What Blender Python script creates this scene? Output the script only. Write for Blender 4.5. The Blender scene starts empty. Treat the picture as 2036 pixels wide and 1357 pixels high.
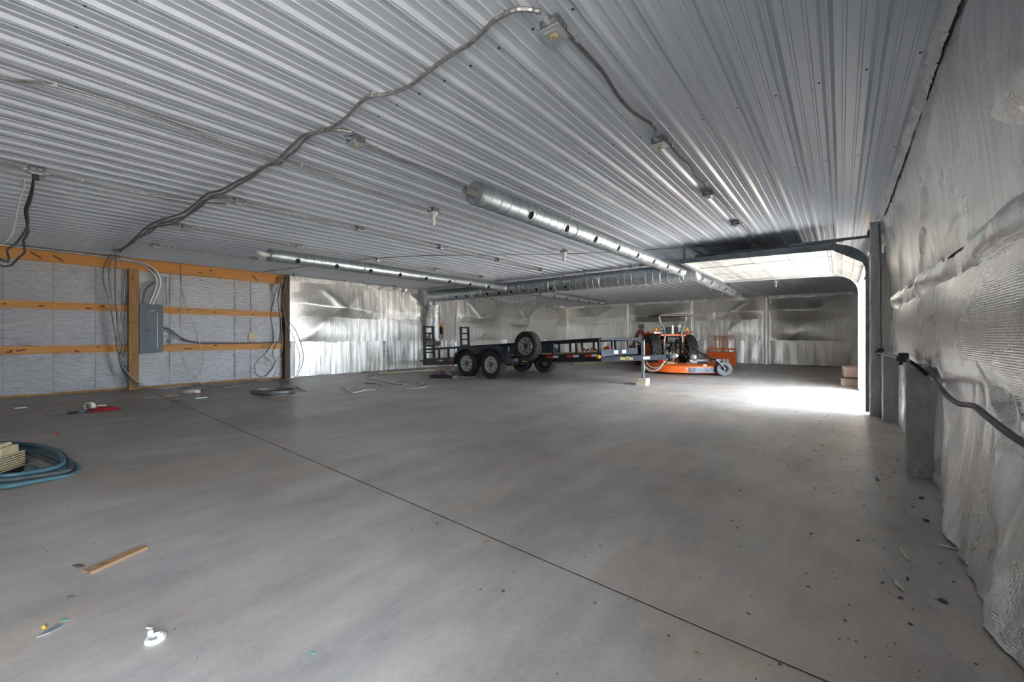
import bpy, math, random
from mathutils import Vector, Matrix, noise

scene = bpy.context.scene
COL = scene.collection
# ---------------------------------------------------------------- camera, sky, exposure
H = 2.68                     # ceiling height
EYE = 1.06                   # camera height
FPX, CXP, HYP = 830.0, 1018.0, 671.0        # focal length and horizon of the 2036 x 1357 frame
YAW = math.atan(655.0 / 830.0)
SN, CS = math.sin(YAW), math.cos(YAW)

cd = bpy.data.cameras.new('camera')
cam = bpy.data.objects.new('camera', cd)
COL.objects.link(cam)
cam.location = (0, 0, EYE)
cam.rotation_euler = (math.pi / 2, 0, YAW)
cd.sensor_width = 36.0
cd.lens = 36.0 * FPX / 2036.0
cd.shift_y = (HYP - 678.5) / 2036.0
cd.clip_start = 0.02
cd.clip_end = 300
scene.camera = cam

world = bpy.data.worlds.new('sky')
scene.world = world
world.use_nodes = True
wn = world.node_tree.nodes
bg = wn['Background']
bg.inputs['Color'].default_value = (0.78, 0.89, 1.0, 1)
bg.inputs['Strength'].default_value = 5.5

vs = scene.view_settings
vs.view_transform = 'Standard'
vs.look = 'None'
vs.gamma = 1
vs.use_curve_mapping = False
vs.exposure = 2.75
cy = scene.cycles
cy.max_bounces = 14
cy.diffuse_bounces = 8
cy.glossy_bounces = 8
cy.transmission_bounces = 6
cy.sample_clamp_indirect = 6
cy.blur_glossy = 1.2
cy.caustics_reflective = True


sd = bpy.data.lights.new('sun', 'SUN')
sd.energy = 13.0
sd.angle = math.radians(1.0)
sd.color = (1.0, 0.95, 0.87)
sun = bpy.data.objects.new('sun', sd)
COL.objects.link(sun)
sun.rotation_euler = (Vector((0.10, 0.55, 1.0))).to_track_quat('Z', 'Y').to_euler()


def portal(name, loc, rot, sx, sy):
    l = bpy.data.lights.new(name, 'AREA')
    l.shape = 'RECTANGLE'
    l.size, l.size_y = sx, sy
    l.cycles.is_portal = True
    o = bpy.data.objects.new(name, l)
    o.location = loc
    o.rotation_euler = rot
    COL.objects.link(o)
    return o


# daylight enters through the open overhead door and through an unseen opening added as fill
portal('door_daylight', (0.75, 9.2, 1.1), (0, math.pi / 2, 0), 2.3, 3.4)
portal('added_fill_portal', (0.75, -0.7, 1.1), (0, math.pi / 2, 0), 2.3, 1.3)

# ---------------------------------------------------------------- helpers
def ray(px, py):
    u = (px - CXP) / FPX
    v = (HYP - py) / FPX
    return Vector((-SN + CS * u, CS + SN * u, v))


def at_z(px, py, z):
    r = ray(px, py)
    t = (z - EYE) / r.z
    return Vector((r.x * t, r.y * t, z))


def at_x(px, py, x):
    r = ray(px, py)
    t = x / r.x
    return Vector((x, r.y * t, EYE + r.z * t))


def at_y(px, py, y):
    r = ray(px, py)
    t = y / r.y
    return Vector((r.x * t, y, EYE + r.z * t))


def frame_of(d):
    d = d.normalized()
    up = Vector((0, 0, 1)) if abs(d.z) < 0.95 else Vector((1, 0, 0))
    a = d.cross(up).normalized()
    return a, a.cross(d).normalized()


def smooth_path(pts, step=0.03, closed=False):
    """Catmull-Rom through the points, resampled at about the given step."""
    pts = [Vector(p) for p in pts]
    n = len(pts)
    out = []
    rng = range(n if closed else n - 1)
    for i in rng:
        p1, p2 = pts[i], pts[(i + 1) % n]
        p0 = pts[(i - 1) % n] if closed or i > 0 else p1 * 2 - p2
        p3 = pts[(i + 2) % n] if closed or i + 2 < n else p2 * 2 - p1
        k = max(1, int((p2 - p1).length / step))
        for j in range(k):
            t = j / k
            out.append(0.5 * ((2 * p1) + (p2 - p0) * t + (2 * p0 - 5 * p1 + 4 * p2 - p3) * t * t
                              + (3 * p1 - p0 - 3 * p2 + p3) * t ** 3))
    if not closed:
        out.append(pts[-1].copy())
    return out


class MB:
    """collects geometry; build() links it as one mesh object"""
    def __init__(self):
        self.v, self.f, self.m = [], [], []
        self.mi = 0

    def add(self, verts, faces):
        b = len(self.v)
        self.v.extend(Vector(p) for p in verts)
        for fc in faces:
            self.f.append([b + i for i in fc])
            self.m.append(self.mi)
        return self

    def box(self, c, s, rot=None):
        hx, hy, hz = s[0] / 2, s[1] / 2, s[2] / 2
        vs_ = [Vector((x, y, z)) for x in (-hx, hx) for y in (-hy, hy) for z in (-hz, hz)]
        if rot is not None:
            vs_ = [rot @ p for p in vs_]
        c = Vector(c)
        return self.add([p + c for p in vs_], [(0, 1, 3, 2), (4, 6, 7, 5), (0, 4, 5, 1), (2, 3, 7, 6), (0, 2, 6, 4), (1, 5, 7, 3)])

    def bx(self, x0, x1, y0, y1, z0, z1):
        return self.box(((x0 + x1) / 2, (y0 + y1) / 2, (z0 + z1) / 2), (x1 - x0, y1 - y0, z1 - z0))

    def bar(self, a, b, w, h=None, up=None):
        """rectangular bar from a to b"""
        a, b = Vector(a), Vector(b)
        h = w if h is None else h
        d = (b - a).normalized()
        if up is None:
            s, u = frame_of(d)
        else:
            s = d.cross(Vector(up)).normalized()
            u = s.cross(d).normalized()
        q = [(-1, -1), (1, -1), (1, 1), (-1, 1)]
        vv = [p + s * (i * w / 2) + u * (j * h / 2) for p in (a, b) for i, j in q]
        return self.add(vv, [(3, 2, 1, 0), (4, 5, 6, 7), (0, 1, 5, 4), (1, 2, 6, 5), (2, 3, 7, 6), (3, 0, 4, 7)])

    def tube(self, pts, r, n=8, closed=False, cap=True, rfun=None):
        pts = [Vector(p) for p in pts]
        m = len(pts)
        prev = None
        rings = []
        for i, p in enumerate(pts):
            if closed:
                d = pts[(i + 1) % m] - pts[i - 1]
            else:
                d = pts[min(i + 1, m - 1)] - pts[max(i - 1, 0)]
            if d.length < 1e-9:
                d = Vector((0, 0, 1))
            d.normalize()
            if prev is None:
                a, _ = frame_of(d)
            else:
                a = prev - d * prev.dot(d)
                if a.length < 1e-6:
                    a, _ = frame_of(d)
                a.normalize()
            prev = a
            bb = d.cross(a)
            rr = r if rfun is None else rfun(i, m)
            rings.append([p + (a * math.cos(2 * math.pi * k / n) + bb * math.sin(2 * math.pi * k / n)) * rr for k in range(n)])
        vv = [q for ring in rings for q in ring]
        ff = []
        for i in range(m if closed else m - 1):
            j = (i + 1) % m
            for k in range(n):
                l = (k + 1) % n
                ff.append((i * n + k, i * n + l, j * n + l, j * n + k))
        if cap and not closed:
            ff.append(tuple(range(n - 1, -1, -1)))
            ff.append(tuple((m - 1) * n + k for k in range(n)))
        return self.add(vv, ff)

    def cyl(self, a, b, r, n=16, r2=None):
        a, b = Vector(a), Vector(b)
        r2 = r if r2 is None else r2
        return self.tube([a, b], r, n, rfun=lambda i, m: r if i == 0 else r2)

    def lathe(self, c, axis, prof, n=32):
        """prof: (radius, offset along the axis) pairs, revolved; open profile"""
        c, ax = Vector(c), Vector(axis).normalized()
        a, b = frame_of(ax)
        m = len(prof)
        vv = [c + ax * o + (a * math.cos(2 * math.pi * k / n) + b * math.sin(2 * math.pi * k / n)) * r for k in range(n) for r, o in prof]
        ff = []
        for k in range(n):
            l = (k + 1) % n
            for i in range(m - 1):
                ff.append((k * m + i, k * m + i + 1, l * m + i + 1, l * m + i))
        return self.add(vv, ff)

    def prism(self, poly, z0, z1):
        n = len(poly)
        vv = [(x, y, z) for z in (z0, z1) for x, y in poly]
        ff = [tuple(range(n - 1, -1, -1)), tuple(range(n, 2 * n))]
        ff += [(i, (i + 1) % n, n + (i + 1) % n, n + i) for i in range(n)]
        return self.add(vv, ff)

    def extrude(self, poly3, d):
        """3D polygon swept by vector d"""
        poly3 = [Vector(p) for p in poly3]
        d = Vector(d)
        n = len(poly3)
        vv = poly3 + [p + d for p in poly3]
        ff = [tuple(range(n - 1, -1, -1)), tuple(range(n, 2 * n))]
        ff += [(i, (i + 1) % n, n + (i + 1) % n, n + i) for i in range(n)]
        return self.add(vv, ff)

    def blob(self, c, s, n=10, m=6, jit=0.0, seed=0):
        c = Vector(c)
        vv, ff = [], []
        for i in range(m + 1):
            th = math.pi * i / m
            for k in range(n):
                ph = 2 * math.pi * k / n
                q = Vector((math.sin(th) * math.cos(ph), math.sin(th) * math.sin(ph), math.cos(th)))
                f = 1 + jit * noise.noise(q * 1.7 + Vector((seed * 3.1, 0, 0)))
                vv.append(c + Vector((q.x * s[0], q.y * s[1], q.z * s[2])) * f)
        for i in range(m):
            for k in range(n):
                l = (k + 1) % n
                ff.append((i * n + k, (i + 1) * n + k, (i + 1) * n + l, i * n + l))
        return self.add(vv, ff)

    def xform(self, mat):
        self.v = [mat @ p for p in self.v]
        return self

    def mesh(self, name, mats, smooth=None):
        me = bpy.data.meshes.new(name)
        me.from_pydata([tuple(p) for p in self.v], [], self.f)
        for m_ in (mats if isinstance(mats, (list, tuple)) else [mats]):
            me.materials.append(m_)
        if any(self.m):
            me.polygons.foreach_set('material_index', self.m)
        me.update()
        if smooth:
            me.polygons.foreach_set('use_smooth', [True] * len(me.polygons))
            me.set_sharp_from_angle(angle=math.radians(smooth))
        return me

    def build(self, name, mats, parent=None, smooth=None, loc=None):
        o = bpy.data.objects.new(name, self.mesh(name, mats, smooth))
        COL.objects.link(o)
        if parent is not None:
            o.parent = parent
        if loc is not None:
            o.location = loc
        return o


def bevel(o, w=0.004, seg=2):
    m = o.modifiers.new('bevel', 'BEVEL')
    m.width = w
    m.segments = seg
    m.limit_method = 'ANGLE'
    m.angle_limit = math.radians(40)
    return o


def tag(o, label=None, cat=None, group=None, kind=None):
    if label:
        o['label'] = label
    if cat:
        o['category'] = cat
    if group:
        o['group'] = group
    if kind:
        o['kind'] = kind
    return o


def empty(name, loc=(0, 0, 0), rz=0.0):
    o = bpy.data.objects.new(name, None)
    o.empty_display_size = 0.1
    COL.objects.link(o)
    o.location = loc
    o.rotation_euler = (0, 0, rz)
    return o


def copy_tree(o, parent=None):
    c = o.copy()
    COL.objects.link(c)
    c.parent = parent
    for ch in list(o.children):
        copy_tree(ch, c)
    return c


# ---------------------------------------------------------------- materials
def mat(name, c1, c2=None, rough=0.5, metal=0.0, scale=8.0, stretch=(1, 1, 1), bump=0.0, bscale=None, spec=0.5, detail=4.0, emit=None, rvar=0.0, ramp=(0.35, 0.65)):
    m = bpy.data.materials.new(name)
    m.use_nodes = True
    nt = m.node_tree
    N, L = nt.nodes, nt.links
    p = N['Principled BSDF']
    p.inputs['Roughness'].default_value = rough
    p.inputs['Metallic'].default_value = metal
    p.inputs['Specular IOR Level'].default_value = spec
    p.inputs['Base Color'].default_value = (*c1, 1)
    if c2 is not None or bump or rvar:
        tc = N.new('ShaderNodeTexCoord')
        mp = N.new('ShaderNodeMapping')
        mp.inputs['Scale'].default_value = stretch
        L.new(tc.outputs['Object'], mp.inputs['Vector'])
        nz = N.new('ShaderNodeTexNoise')
        nz.inputs['Scale'].default_value = scale
        nz.inputs['Detail'].default_value = detail
        L.new(mp.outputs['Vector'], nz.inputs['Vector'])
        if c2 is not None:
            cr = N.new('ShaderNodeValToRGB')
            cr.color_ramp.elements[0].position = ramp[0]
            cr.color_ramp.elements[1].position = ramp[1]
            cr.color_ramp.elements[0].color = (*c1, 1)
            cr.color_ramp.elements[1].color = (*c2, 1)
            L.new(nz.outputs['Fac'], cr.inputs['Fac'])
            L.new(cr.outputs['Color'], p.inputs['Base Color'])
        if rvar:
            mr = N.new('ShaderNodeMapRange')
            mr.inputs['To Min'].default_value = max(0.02, rough - rvar)
            mr.inputs['To Max'].default_value = min(1, rough + rvar)
            L.new(nz.outputs['Fac'], mr.inputs['Value'])
            L.new(mr.outputs['Result'], p.inputs['Roughness'])
        if bump:
            nb = nz
            if bscale:
                nb = N.new('ShaderNodeTexNoise')
                nb.inputs['Scale'].default_value = bscale
                nb.inputs['Detail'].default_value = detail
                L.new(mp.outputs['Vector'], nb.inputs['Vector'])
            bp = N.new('ShaderNodeBump')
            bp.inputs['Strength'].default_value = bump
            bp.inputs['Distance'].default_value = 0.01
            L.new(nb.outputs['Fac'], bp.inputs['Height'])
            L.new(bp.outputs['Normal'], p.inputs['Normal'])
    if emit:
        p.inputs['Emission Color'].default_value = (*emit[0], 1)
        p.inputs['Emission Strength'].default_value = emit[1]
    return m


def foil_mat(name, streak, col=(0.90, 0.90, 0.90), rough=0.24, bubbles=0.22, wrinkle=0.35, bub_scale=75.0):
    """reflective bubble-foil insulation: a bubble relief plus crinkles drawn out along one direction"""
    m = bpy.data.materials.new(name)
    m.use_nodes = True
    N, L = m.node_tree.nodes, m.node_tree.links
    p = N['Principled BSDF']
    p.inputs['Metallic'].default_value = 1.0
    tc = N.new('ShaderNodeTexCoord')
    vo = N.new('ShaderNodeTexVoronoi')
    vo.inputs['Scale'].default_value = bub_scale
    vo.inputs['Randomness'].default_value = 0.25
    L.new(tc.outputs['Object'], vo.inputs['Vector'])
    mp = N.new('ShaderNodeMapping')
    mp.inputs['Scale'].default_value = streak
    L.new(tc.outputs['Object'], mp.inputs['Vector'])
    nz = N.new('ShaderNodeTexNoise')
    nz.inputs['Scale'].default_value = 1.0
    nz.inputs['Detail'].default_value = 6.0
    nz.inputs['Roughness'].default_value = 0.65
    L.new(mp.outputs['Vector'], nz.inputs['Vector'])
    b1 = N.new('ShaderNodeBump')
    b1.inputs['Strength'].default_value = wrinkle
    b1.inputs['Distance'].default_value = 0.02
    L.new(nz.outputs['Fac'], b1.inputs['Height'])
    b2 = N.new('ShaderNodeBump')
    b2.inputs['Strength'].default_value = bubbles
    b2.inputs['Distance'].default_value = 0.006
    b2.invert = True
    L.new(vo.outputs['Distance'], b2.inputs['Height'])
    L.new(b1.outputs['Normal'], b2.inputs['Normal'])
    L.new(b2.outputs['Normal'], p.inputs['Normal'])
    big = N.new('ShaderNodeTexNoise')
    big.inputs['Scale'].default_value = 2.3
    big.inputs['Detail'].default_value = 5
    L.new(tc.outputs['Object'], big.inputs['Vector'])
    mr = N.new('ShaderNodeMapRange')
    mr.inputs['To Min'].default_value = rough - 0.1
    mr.inputs['To Max'].default_value = rough + 0.14
    L.new(big.outputs['Fac'], mr.inputs['Value'])
    L.new(mr.outputs['Result'], p.inputs['Roughness'])
    cr = N.new('ShaderNodeValToRGB')
    cr.color_ramp.elements[0].position = 0.3
    cr.color_ramp.elements[1].position = 0.62
    cr.color_ramp.elements[0].color = (col[0] * 0.8, col[1] * 0.79, col[2] * 0.77, 1)
    cr.color_ramp.elements[1].color = (*col, 1)
    L.new(nz.outputs['Fac'], cr.inputs['Fac'])
    L.new(cr.outputs['Color'], p.inputs['Base Color'])
    return m


M = {}
M['foil_v'] = foil_mat('foil_insulation', (30, 30, 1.8), (0.95, 0.93, 0.885), rough=0.42, bubbles=0.2, wrinkle=0.45)
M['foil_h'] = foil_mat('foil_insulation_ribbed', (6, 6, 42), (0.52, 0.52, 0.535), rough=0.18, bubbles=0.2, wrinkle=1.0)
M['foil_near'] = foil_mat('foil_insulation_fine', (18, 18, 1.6), (0.94, 0.935, 0.925), rough=0.27, bubbles=0.42, wrinkle=0.30, bub_scale=95.0)
M['foil_tape'] = foil_mat('foil_tape', (30, 30, 30), rough=0.25, bubbles=0.0, wrinkle=0.9)
M['sheathing'] = mat('wall_sheathing', (0.35, 0.33, 0.30), (0.28, 0.26, 0.24), 0.8)
M['ceiling'] = mat('painted_steel', (0.49, 0.535, 0.605), None, 0.34, spec=0.5)
M['galv'] = mat('galvanised_steel', (0.38, 0.43, 0.46), (0.54, 0.58, 0.61), 0.44, 0.85, 14, bump=0.05, rvar=0.08)
M['galv_dark'] = mat('weathered_zinc', (0.30, 0.33, 0.35), (0.42, 0.45, 0.47), 0.42, 0.8, 10, rvar=0.1)
M['boxsteel'] = mat('box_steel', (0.14, 0.15, 0.16), (0.26, 0.27, 0.28), 0.45, 0.6, 40, rvar=0.1)
M['cover'] = mat('zinc_cover', (0.62, 0.66, 0.68), None, 0.35, 0.7)
M['ivory'] = mat('ivory_socket', (0.55, 0.44, 0.22), None, 0.5)
M['hole'] = mat('dark_void', (0.006, 0.006, 0.007), None, 0.9)
M['mc'] = mat('armoured_cable', (0.24, 0.24, 0.235), (0.36, 0.36, 0.35), 0.45, 0.6, 30)
M['mc_dark'] = mat('armoured_cable_dull', (0.12, 0.125, 0.13), (0.18, 0.18, 0.18), 0.5, 0.5, 30)
M['screw'] = mat('screw_head', (0.02, 0.02, 0.022), None, 0.5)
M['lumber'] = mat('stained_lumber', (0.50, 0.20, 0.035), (0.60, 0.27, 0.055), 0.55, 0, 3.0, (6, 0.6, 14), bump=0.08, detail=8)
M['lumber_v'] = mat('post_lumber', (0.26, 0.13, 0.04), (0.36, 0.19, 0.06), 0.65, 0, 3.0, (8, 8, 0.7), bump=0.1, detail=8)
M['knot'] = mat('wood_knot', (0.10, 0.03, 0.01), (0.2, 0.06, 0.015), 0.6, 0, 30)
M['pale_wood'] = mat('pale_wood', (0.56, 0.44, 0.30), (0.68, 0.57, 0.42), 0.7, 0, 8, (1, 8, 8), bump=0.1)
M['wood_brown'] = mat('raw_board', (0.30, 0.19, 0.09), (0.44, 0.30, 0.16), 0.7, 0, 6, (6, 1, 6), bump=0.1)
M['black'] = mat('black_paint', (0.012, 0.012, 0.014), (0.02, 0.02, 0.024), 0.38, 0, 6, rvar=0.1)
M['rubber'] = mat('tyre_rubber', (0.022, 0.022, 0.022), (0.045, 0.043, 0.04), 0.75, 0, 12)
M['rim_white'] = mat('rim_paint', (0.62, 0.60, 0.58), (0.48, 0.45, 0.42), 0.5, 0.1, 10)
M['rim_silver'] = mat('rim_silver', (0.42, 0.42, 0.43), (0.5, 0.5, 0.51), 0.35, 0.7, 10)
M['rust'] = mat('rusty_hub', (0.16, 0.08, 0.05), (0.26, 0.15, 0.10), 0.8, 0, 30, bump=0.2)
M['steel_blue'] = mat('scuffed_black_steel', (0.035, 0.042, 0.055), (0.07, 0.08, 0.095), 0.4, 0.2, 8, rvar=0.1)
M['chain'] = mat('zinc_chain', (0.55, 0.53, 0.5), None, 0.4, 0.8)
M['orange'] = mat('tractor_orange', (0.70, 0.11, 0.016), (0.76, 0.14, 0.022), 0.38, 0, 6, rvar=0.08)
M['orange_dull'] = mat('faded_orange_red', (0.42, 0.075, 0.02), (0.52, 0.10, 0.03), 0.5, 0, 6)
M['dark_metal'] = mat('oily_metal', (0.05, 0.047, 0.043), (0.14, 0.12, 0.10), 0.5, 0.5, 14)
M['grey_tube'] = mat('grey_tube', (0.28, 0.27, 0.25), (0.36, 0.35, 0.33), 0.35, 0.5, 6)
M['canopy'] = mat('canopy_skin', (0.15, 0.14, 0.125), (0.19, 0.18, 0.16), 0.5, 0, 5)
M['amber'] = mat('amber_lens', (0.9, 0.36, 0.02), None, 0.2)
M['red_lens'] = mat('red_lens', (0.6, 0.03, 0.02), None, 0.25)
M['white'] = mat('white_plastic', (0.75, 0.75, 0.73), None, 0.45)
M['red'] = mat('red_paint', (0.45, 0.03, 0.025), None, 0.5)
M['decal_white'] = mat('reflector_white', (0.65, 0.68, 0.7), None, 0.35)
M['decal_yellow'] = mat('decal_yellow', (0.80, 0.70, 0.22), None, 0.5)
M['panel_grey'] = mat('panel_enamel', (0.10, 0.125, 0.14), (0.115, 0.14, 0.155), 0.42, 0.0, 4)
M['lumber_dark'] = mat('dark_post', (0.08, 0.045, 0.025), (0.13, 0.075, 0.04), 0.7, 0, 3.0, (8, 8, 0.7), bump=0.1)
M['door_white'] = mat('door_white', (0.47, 0.47, 0.455), (0.43, 0.43, 0.415), 0.5, 0, 2)
M['track'] = mat('track_steel', (0.13, 0.155, 0.175), (0.20, 0.23, 0.25), 0.42, 0.6, 9)
M['jamb'] = mat('jamb_white', (0.72, 0.72, 0.70), None, 0.5)
M['cable_grey'] = mat('grey_cable', (0.30, 0.29, 0.27), (0.40, 0.39, 0.37), 0.55, 0, 20)
M['cable_white'] = mat('white_cable', (0.70, 0.70, 0.68), None, 0.5)
M['cord_black'] = mat('black_cord', (0.012, 0.012, 0.012), None, 0.5)
M['hose'] = mat('teal_hose', (0.05, 0.13, 0.155), (0.09, 0.17, 0.19), 0.45, 0, 5)
M['hose_grey'] = mat('dusty_hose', (0.06, 0.07, 0.072), (0.12, 0.12, 0.115), 0.6, 0, 8)
M['pump'] = mat('cast_pump', (0.40, 0.32, 0.19), (0.48, 0.40, 0.26), 0.6, 0, 15, bump=0.1)
M['cloth'] = mat('red_cloth', (0.30, 0.012, 0.022), (0.38, 0.02, 0.03), 0.9, 0, 20, bump=0.3)
M['card'] = mat('tan_plastic', (0.30, 0.17, 0.085), (0.38, 0.22, 0.11), 0.6, 0, 6)
M['carton'] = mat('cardboard', (0.40, 0.22, 0.13), (0.46, 0.27, 0.17), 0.7, 0, 5)
M['dirt'] = mat('dirt_crumbs', (0.10, 0.065, 0.04), (0.16, 0.11, 0.07), 0.9, 0, 40)
M['grey_blade'] = mat('grey_strip', (0.26, 0.27, 0.28), None, 0.4, 0.3)
M['paper'] = mat('paper_strip', (0.78, 0.74, 0.66), (0.66, 0.60, 0.52), 0.8, 0, 30)
M['green'] = mat('green_plastic', (0.16, 0.38, 0.27), None, 0.5)
M['yellow'] = mat('yellow_plastic', (0.75, 0.45, 0.04), None, 0.5)
M['joint'] = mat('joint_dirt', (0.05, 0.035, 0.025), (0.09, 0.065, 0.05), 0.9, 0, 30)
M['gravel'] = mat('gravel_yard', (0.50, 0.43, 0.36), (0.56, 0.49, 0.42), 0.9, 0, 20)


def film_mat():
    m = bpy.data.materials.new('clear_film')
    m.use_nodes = True
    N, L = m.node_tree.nodes, m.node_tree.links
    p = N['Principled BSDF']
    p.inputs['Base Color'].default_value = (0.9, 0.88, 0.86, 1)
    p.inputs['Roughness'].default_value = 0.12
    p.inputs['Alpha'].default_value = 0.22
    tc = N.new('ShaderNodeTexCoord')
    nz = N.new('ShaderNodeTexNoise')
    nz.inputs['Scale'].default_value = 14
    nz.inputs['Detail'].default_value = 5
    L.new(tc.outputs['Object'], nz.inputs['Vector'])
    b = N.new('ShaderNodeBump')
    b.inputs['Strength'].default_value = 0.9
    b.inputs['Distance'].default_value = 0.02
    L.new(nz.outputs['Fac'], b.inputs['Height'])
    L.new(b.outputs['Normal'], p.inputs['Normal'])
    return m


M['film'] = film_mat()


def concrete_mat():
    m = bpy.data.materials.new('concrete_slab')
    m.use_nodes = True
    N, L = m.node_tree.nodes, m.node_tree.links
    p = N['Principled BSDF']
    tc = N.new('ShaderNodeTexCoord')

    def nz(scale, stretch, detail=6, rough=0.6, rot=0.0):
        mp = N.new('ShaderNodeMapping')
        mp.inputs['Scale'].default_value = stretch
        mp.inputs['Rotation'].default_value = (0, 0, rot)
        L.new(tc.outputs['Object'], mp.inputs['Vector'])
        t = N.new('ShaderNodeTexNoise')
        t.inputs['Scale'].default_value = scale
        t.inputs['Detail'].default_value = detail
        t.inputs['Roughness'].default_value = rough
        L.new(mp.outputs['Vector'], t.inputs['Vector'])
        return t

    def ramp(src, a, ca, b, cb):
        r = N.new('ShaderNodeValToRGB')
        r.color_ramp.elements[0].position = a
        r.color_ramp.elements[1].position = b
        r.color_ramp.elements[0].color = (*ca, 1)
        r.color_ramp.elements[1].color = (*cb, 1)
        L.new(src.outputs['Fac'], r.inputs['Fac'])
        return r

    def mix(a, b, fac, mode='MIX'):
        x = N.new('ShaderNodeMix')
        x.data_type = 'RGBA'
        x.blend_type = mode
        if isinstance(fac, float):
            x.inputs[0].default_value = fac
        else:
            L.new(fac.outputs['Color'], x.inputs[0])
        L.new(a, x.inputs[6])
        L.new(b, x.inputs[7])
        return x

    base = ramp(nz(0.7, (1, 1, 1)), 0.28, (0.36, 0.32, 0.28), 0.72, (0.54, 0.51, 0.485))
    trowel = ramp(nz(2.2, (1.0, 0.30, 1), 8, 0.7, 0.5), 0.36, (0.66, 0.68, 0.71), 0.60, (1, 1, 1))
    c = mix(base.outputs['Color'], trowel.outputs['Color'], 0.75, 'MULTIPLY')
    red = ramp(nz(0.9, (1, 0.6, 1), 7, 0.65, 0.9), 0.50, (0, 0, 0), 0.80, (1, 1, 1))
    rc = N.new('ShaderNodeRGB')
    rc.outputs[0].default_value = (0.46, 0.35, 0.27, 1)
    c = mix(c.outputs[2], rc.outputs[0], red)
    smudge = ramp(nz(4.5, (1.0, 0.55, 1), 8, 0.72, -0.3), 0.34, (0.80, 0.80, 0.81), 0.58, (1.03, 1.02, 1.0))
    c = mix(c.outputs[2], smudge.outputs['Color'], 0.8, 'MULTIPLY')
    fine = ramp(nz(60, (1, 1, 1), 4, 0.6), 0.3, (0.88, 0.88, 0.88), 0.7, (1.06, 1.06, 1.06))
    c = mix(c.outputs[2], fine.outputs['Color'], 0.7, 'MULTIPLY')
    L.new(c.outputs[2], p.inputs['Base Color'])
    r = N.new('ShaderNodeMapRange')
    r.inputs['To Min'].default_value = 0.32
    r.inputs['To Max'].default_value = 0.56
    t = nz(1.6, (1, 1, 1), 6, 0.6)
    L.new(t.outputs['Fac'], r.inputs['Value'])
    L.new(r.outputs['Result'], p.inputs['Roughness'])
    b = N.new('ShaderNodeBump')
    b.inputs['Strength'].default_value = 0.12
    b.inputs['Distance'].default_value = 0.004
    t = nz(25, (1, 0.4, 1), 7, 0.65, 0.5)
    L.new(t.outputs['Fac'], b.inputs['Height'])
    L.new(b.outputs['Normal'], p.inputs['Normal'])
    return m


M['concrete'] = concrete_mat()

# ================================================================ THE SETTING
XL, XR, YB, YF = -11.36, 0.58, 19.08, -5.0       # wall faces
D0, D1, DZ = 7.55, 10.83, 2.16                    # overhead door opening in the right wall

# ---- floor: two slabs with the saw-cut control joint between them
floor = MB().bx(XL - 0.3, XR + 0.25, YF - 0.3, YB + 0.3, -0.20, -0.04).build('floor', M['hole'])
tag(floor, 'grey concrete floor slab with a saw-cut joint', kind='structure')
ja, jb = (XL - 0.3, 2.075), (XR + 0.25, 1.575)
g = 0.006
MB().prism([(XL - 0.3, YF - 0.3), (XR + 0.25, YF - 0.3), (jb[0], jb[1] - g), (ja[0], ja[1] - g)], -0.0399, 0).build('slab', M['concrete'], floor)
MB().prism([(ja[0], ja[1] + g), (jb[0], jb[1] + g), (XR + 0.25, YB + 0.3), (XL - 0.3, YB + 0.3)], -0.0399, 0).build('slab', M['concrete'], floor)
MB().prism([(ja[0], ja[1] - g), (jb[0], jb[1] - g), (jb[0], jb[1] + g), (ja[0], ja[1] + g)], -0.0398, -0.002).build('joint_fill', M['joint'], floor)
yard = MB().prism([(-60, -70), (60, -70), (60, 80), (-60, 80)], -0.5, -0.21).build('ground', M['gravel'])
tag(yard, 'reddish gravel yard outside the building', kind='structure')
apron = MB().prism([(XR + 0.25, D0 - 1.5), (9, D0 - 1.5), (9, D1 + 1.5), (XR + 0.25, D1 + 1.5)], -0.205, -0.012).build('apron', M['gravel'])
tag(apron, 'concrete apron outside the overhead door', kind='structure')

# ---- wall shells
wl = MB().bx(XL - 0.12, XL - 0.02, YF - 0.1, YB + 0.1, 0, H + 0.2).build('wall_left', M['sheathing'])
wb = MB().bx(XL - 0.12, XR + 0.12, YB + 0.02, YB + 0.12, 0, H + 0.2).build('wall_back', M['sheathing'])
E0, E1 = -1.3, -0.1                               # added opening behind the camera, lets in fill light
wr = MB().bx(XR + 0.02, XR + 0.12, YF - 0.1, E0, 0, H + 0.2).bx(XR + 0.02, XR + 0.12, E0, E1, DZ, H + 0.2) \
         .bx(XR + 0.02, XR + 0.12, E1, D0, 0, H + 0.2).bx(XR + 0.02, XR + 0.12, D1, YB + 0.1, 0, H + 0.2) \
         .bx(XR + 0.02, XR + 0.12, D0, D1, DZ + 0.02, H + 0.2).build('wall_right', M['sheathing'])
wf = MB().bx(XL - 0.12, XR + 0.12, YF - 0.12, YF - 0.02, 0, H + 0.2).build('wall_front', M['sheathing'])
for o, l in ((wl, 'left wall lined with silver foil insulation'), (wb, 'back wall lined with silver foil insulation'),
             (wr, 'right wall lined with silver foil insulation'), (wf, 'plain front wall behind the camera')):
    tag(o, l, kind='structure')


def sstep(a, b, x):
    t = max(0.0, min(1.0, (x - a) / (b - a)))
    return t * t * (3 - 2 * t)


def fbm(p, o=4):
    return noise.fractal(Vector(p), 1.0, 2.0, o)


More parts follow.
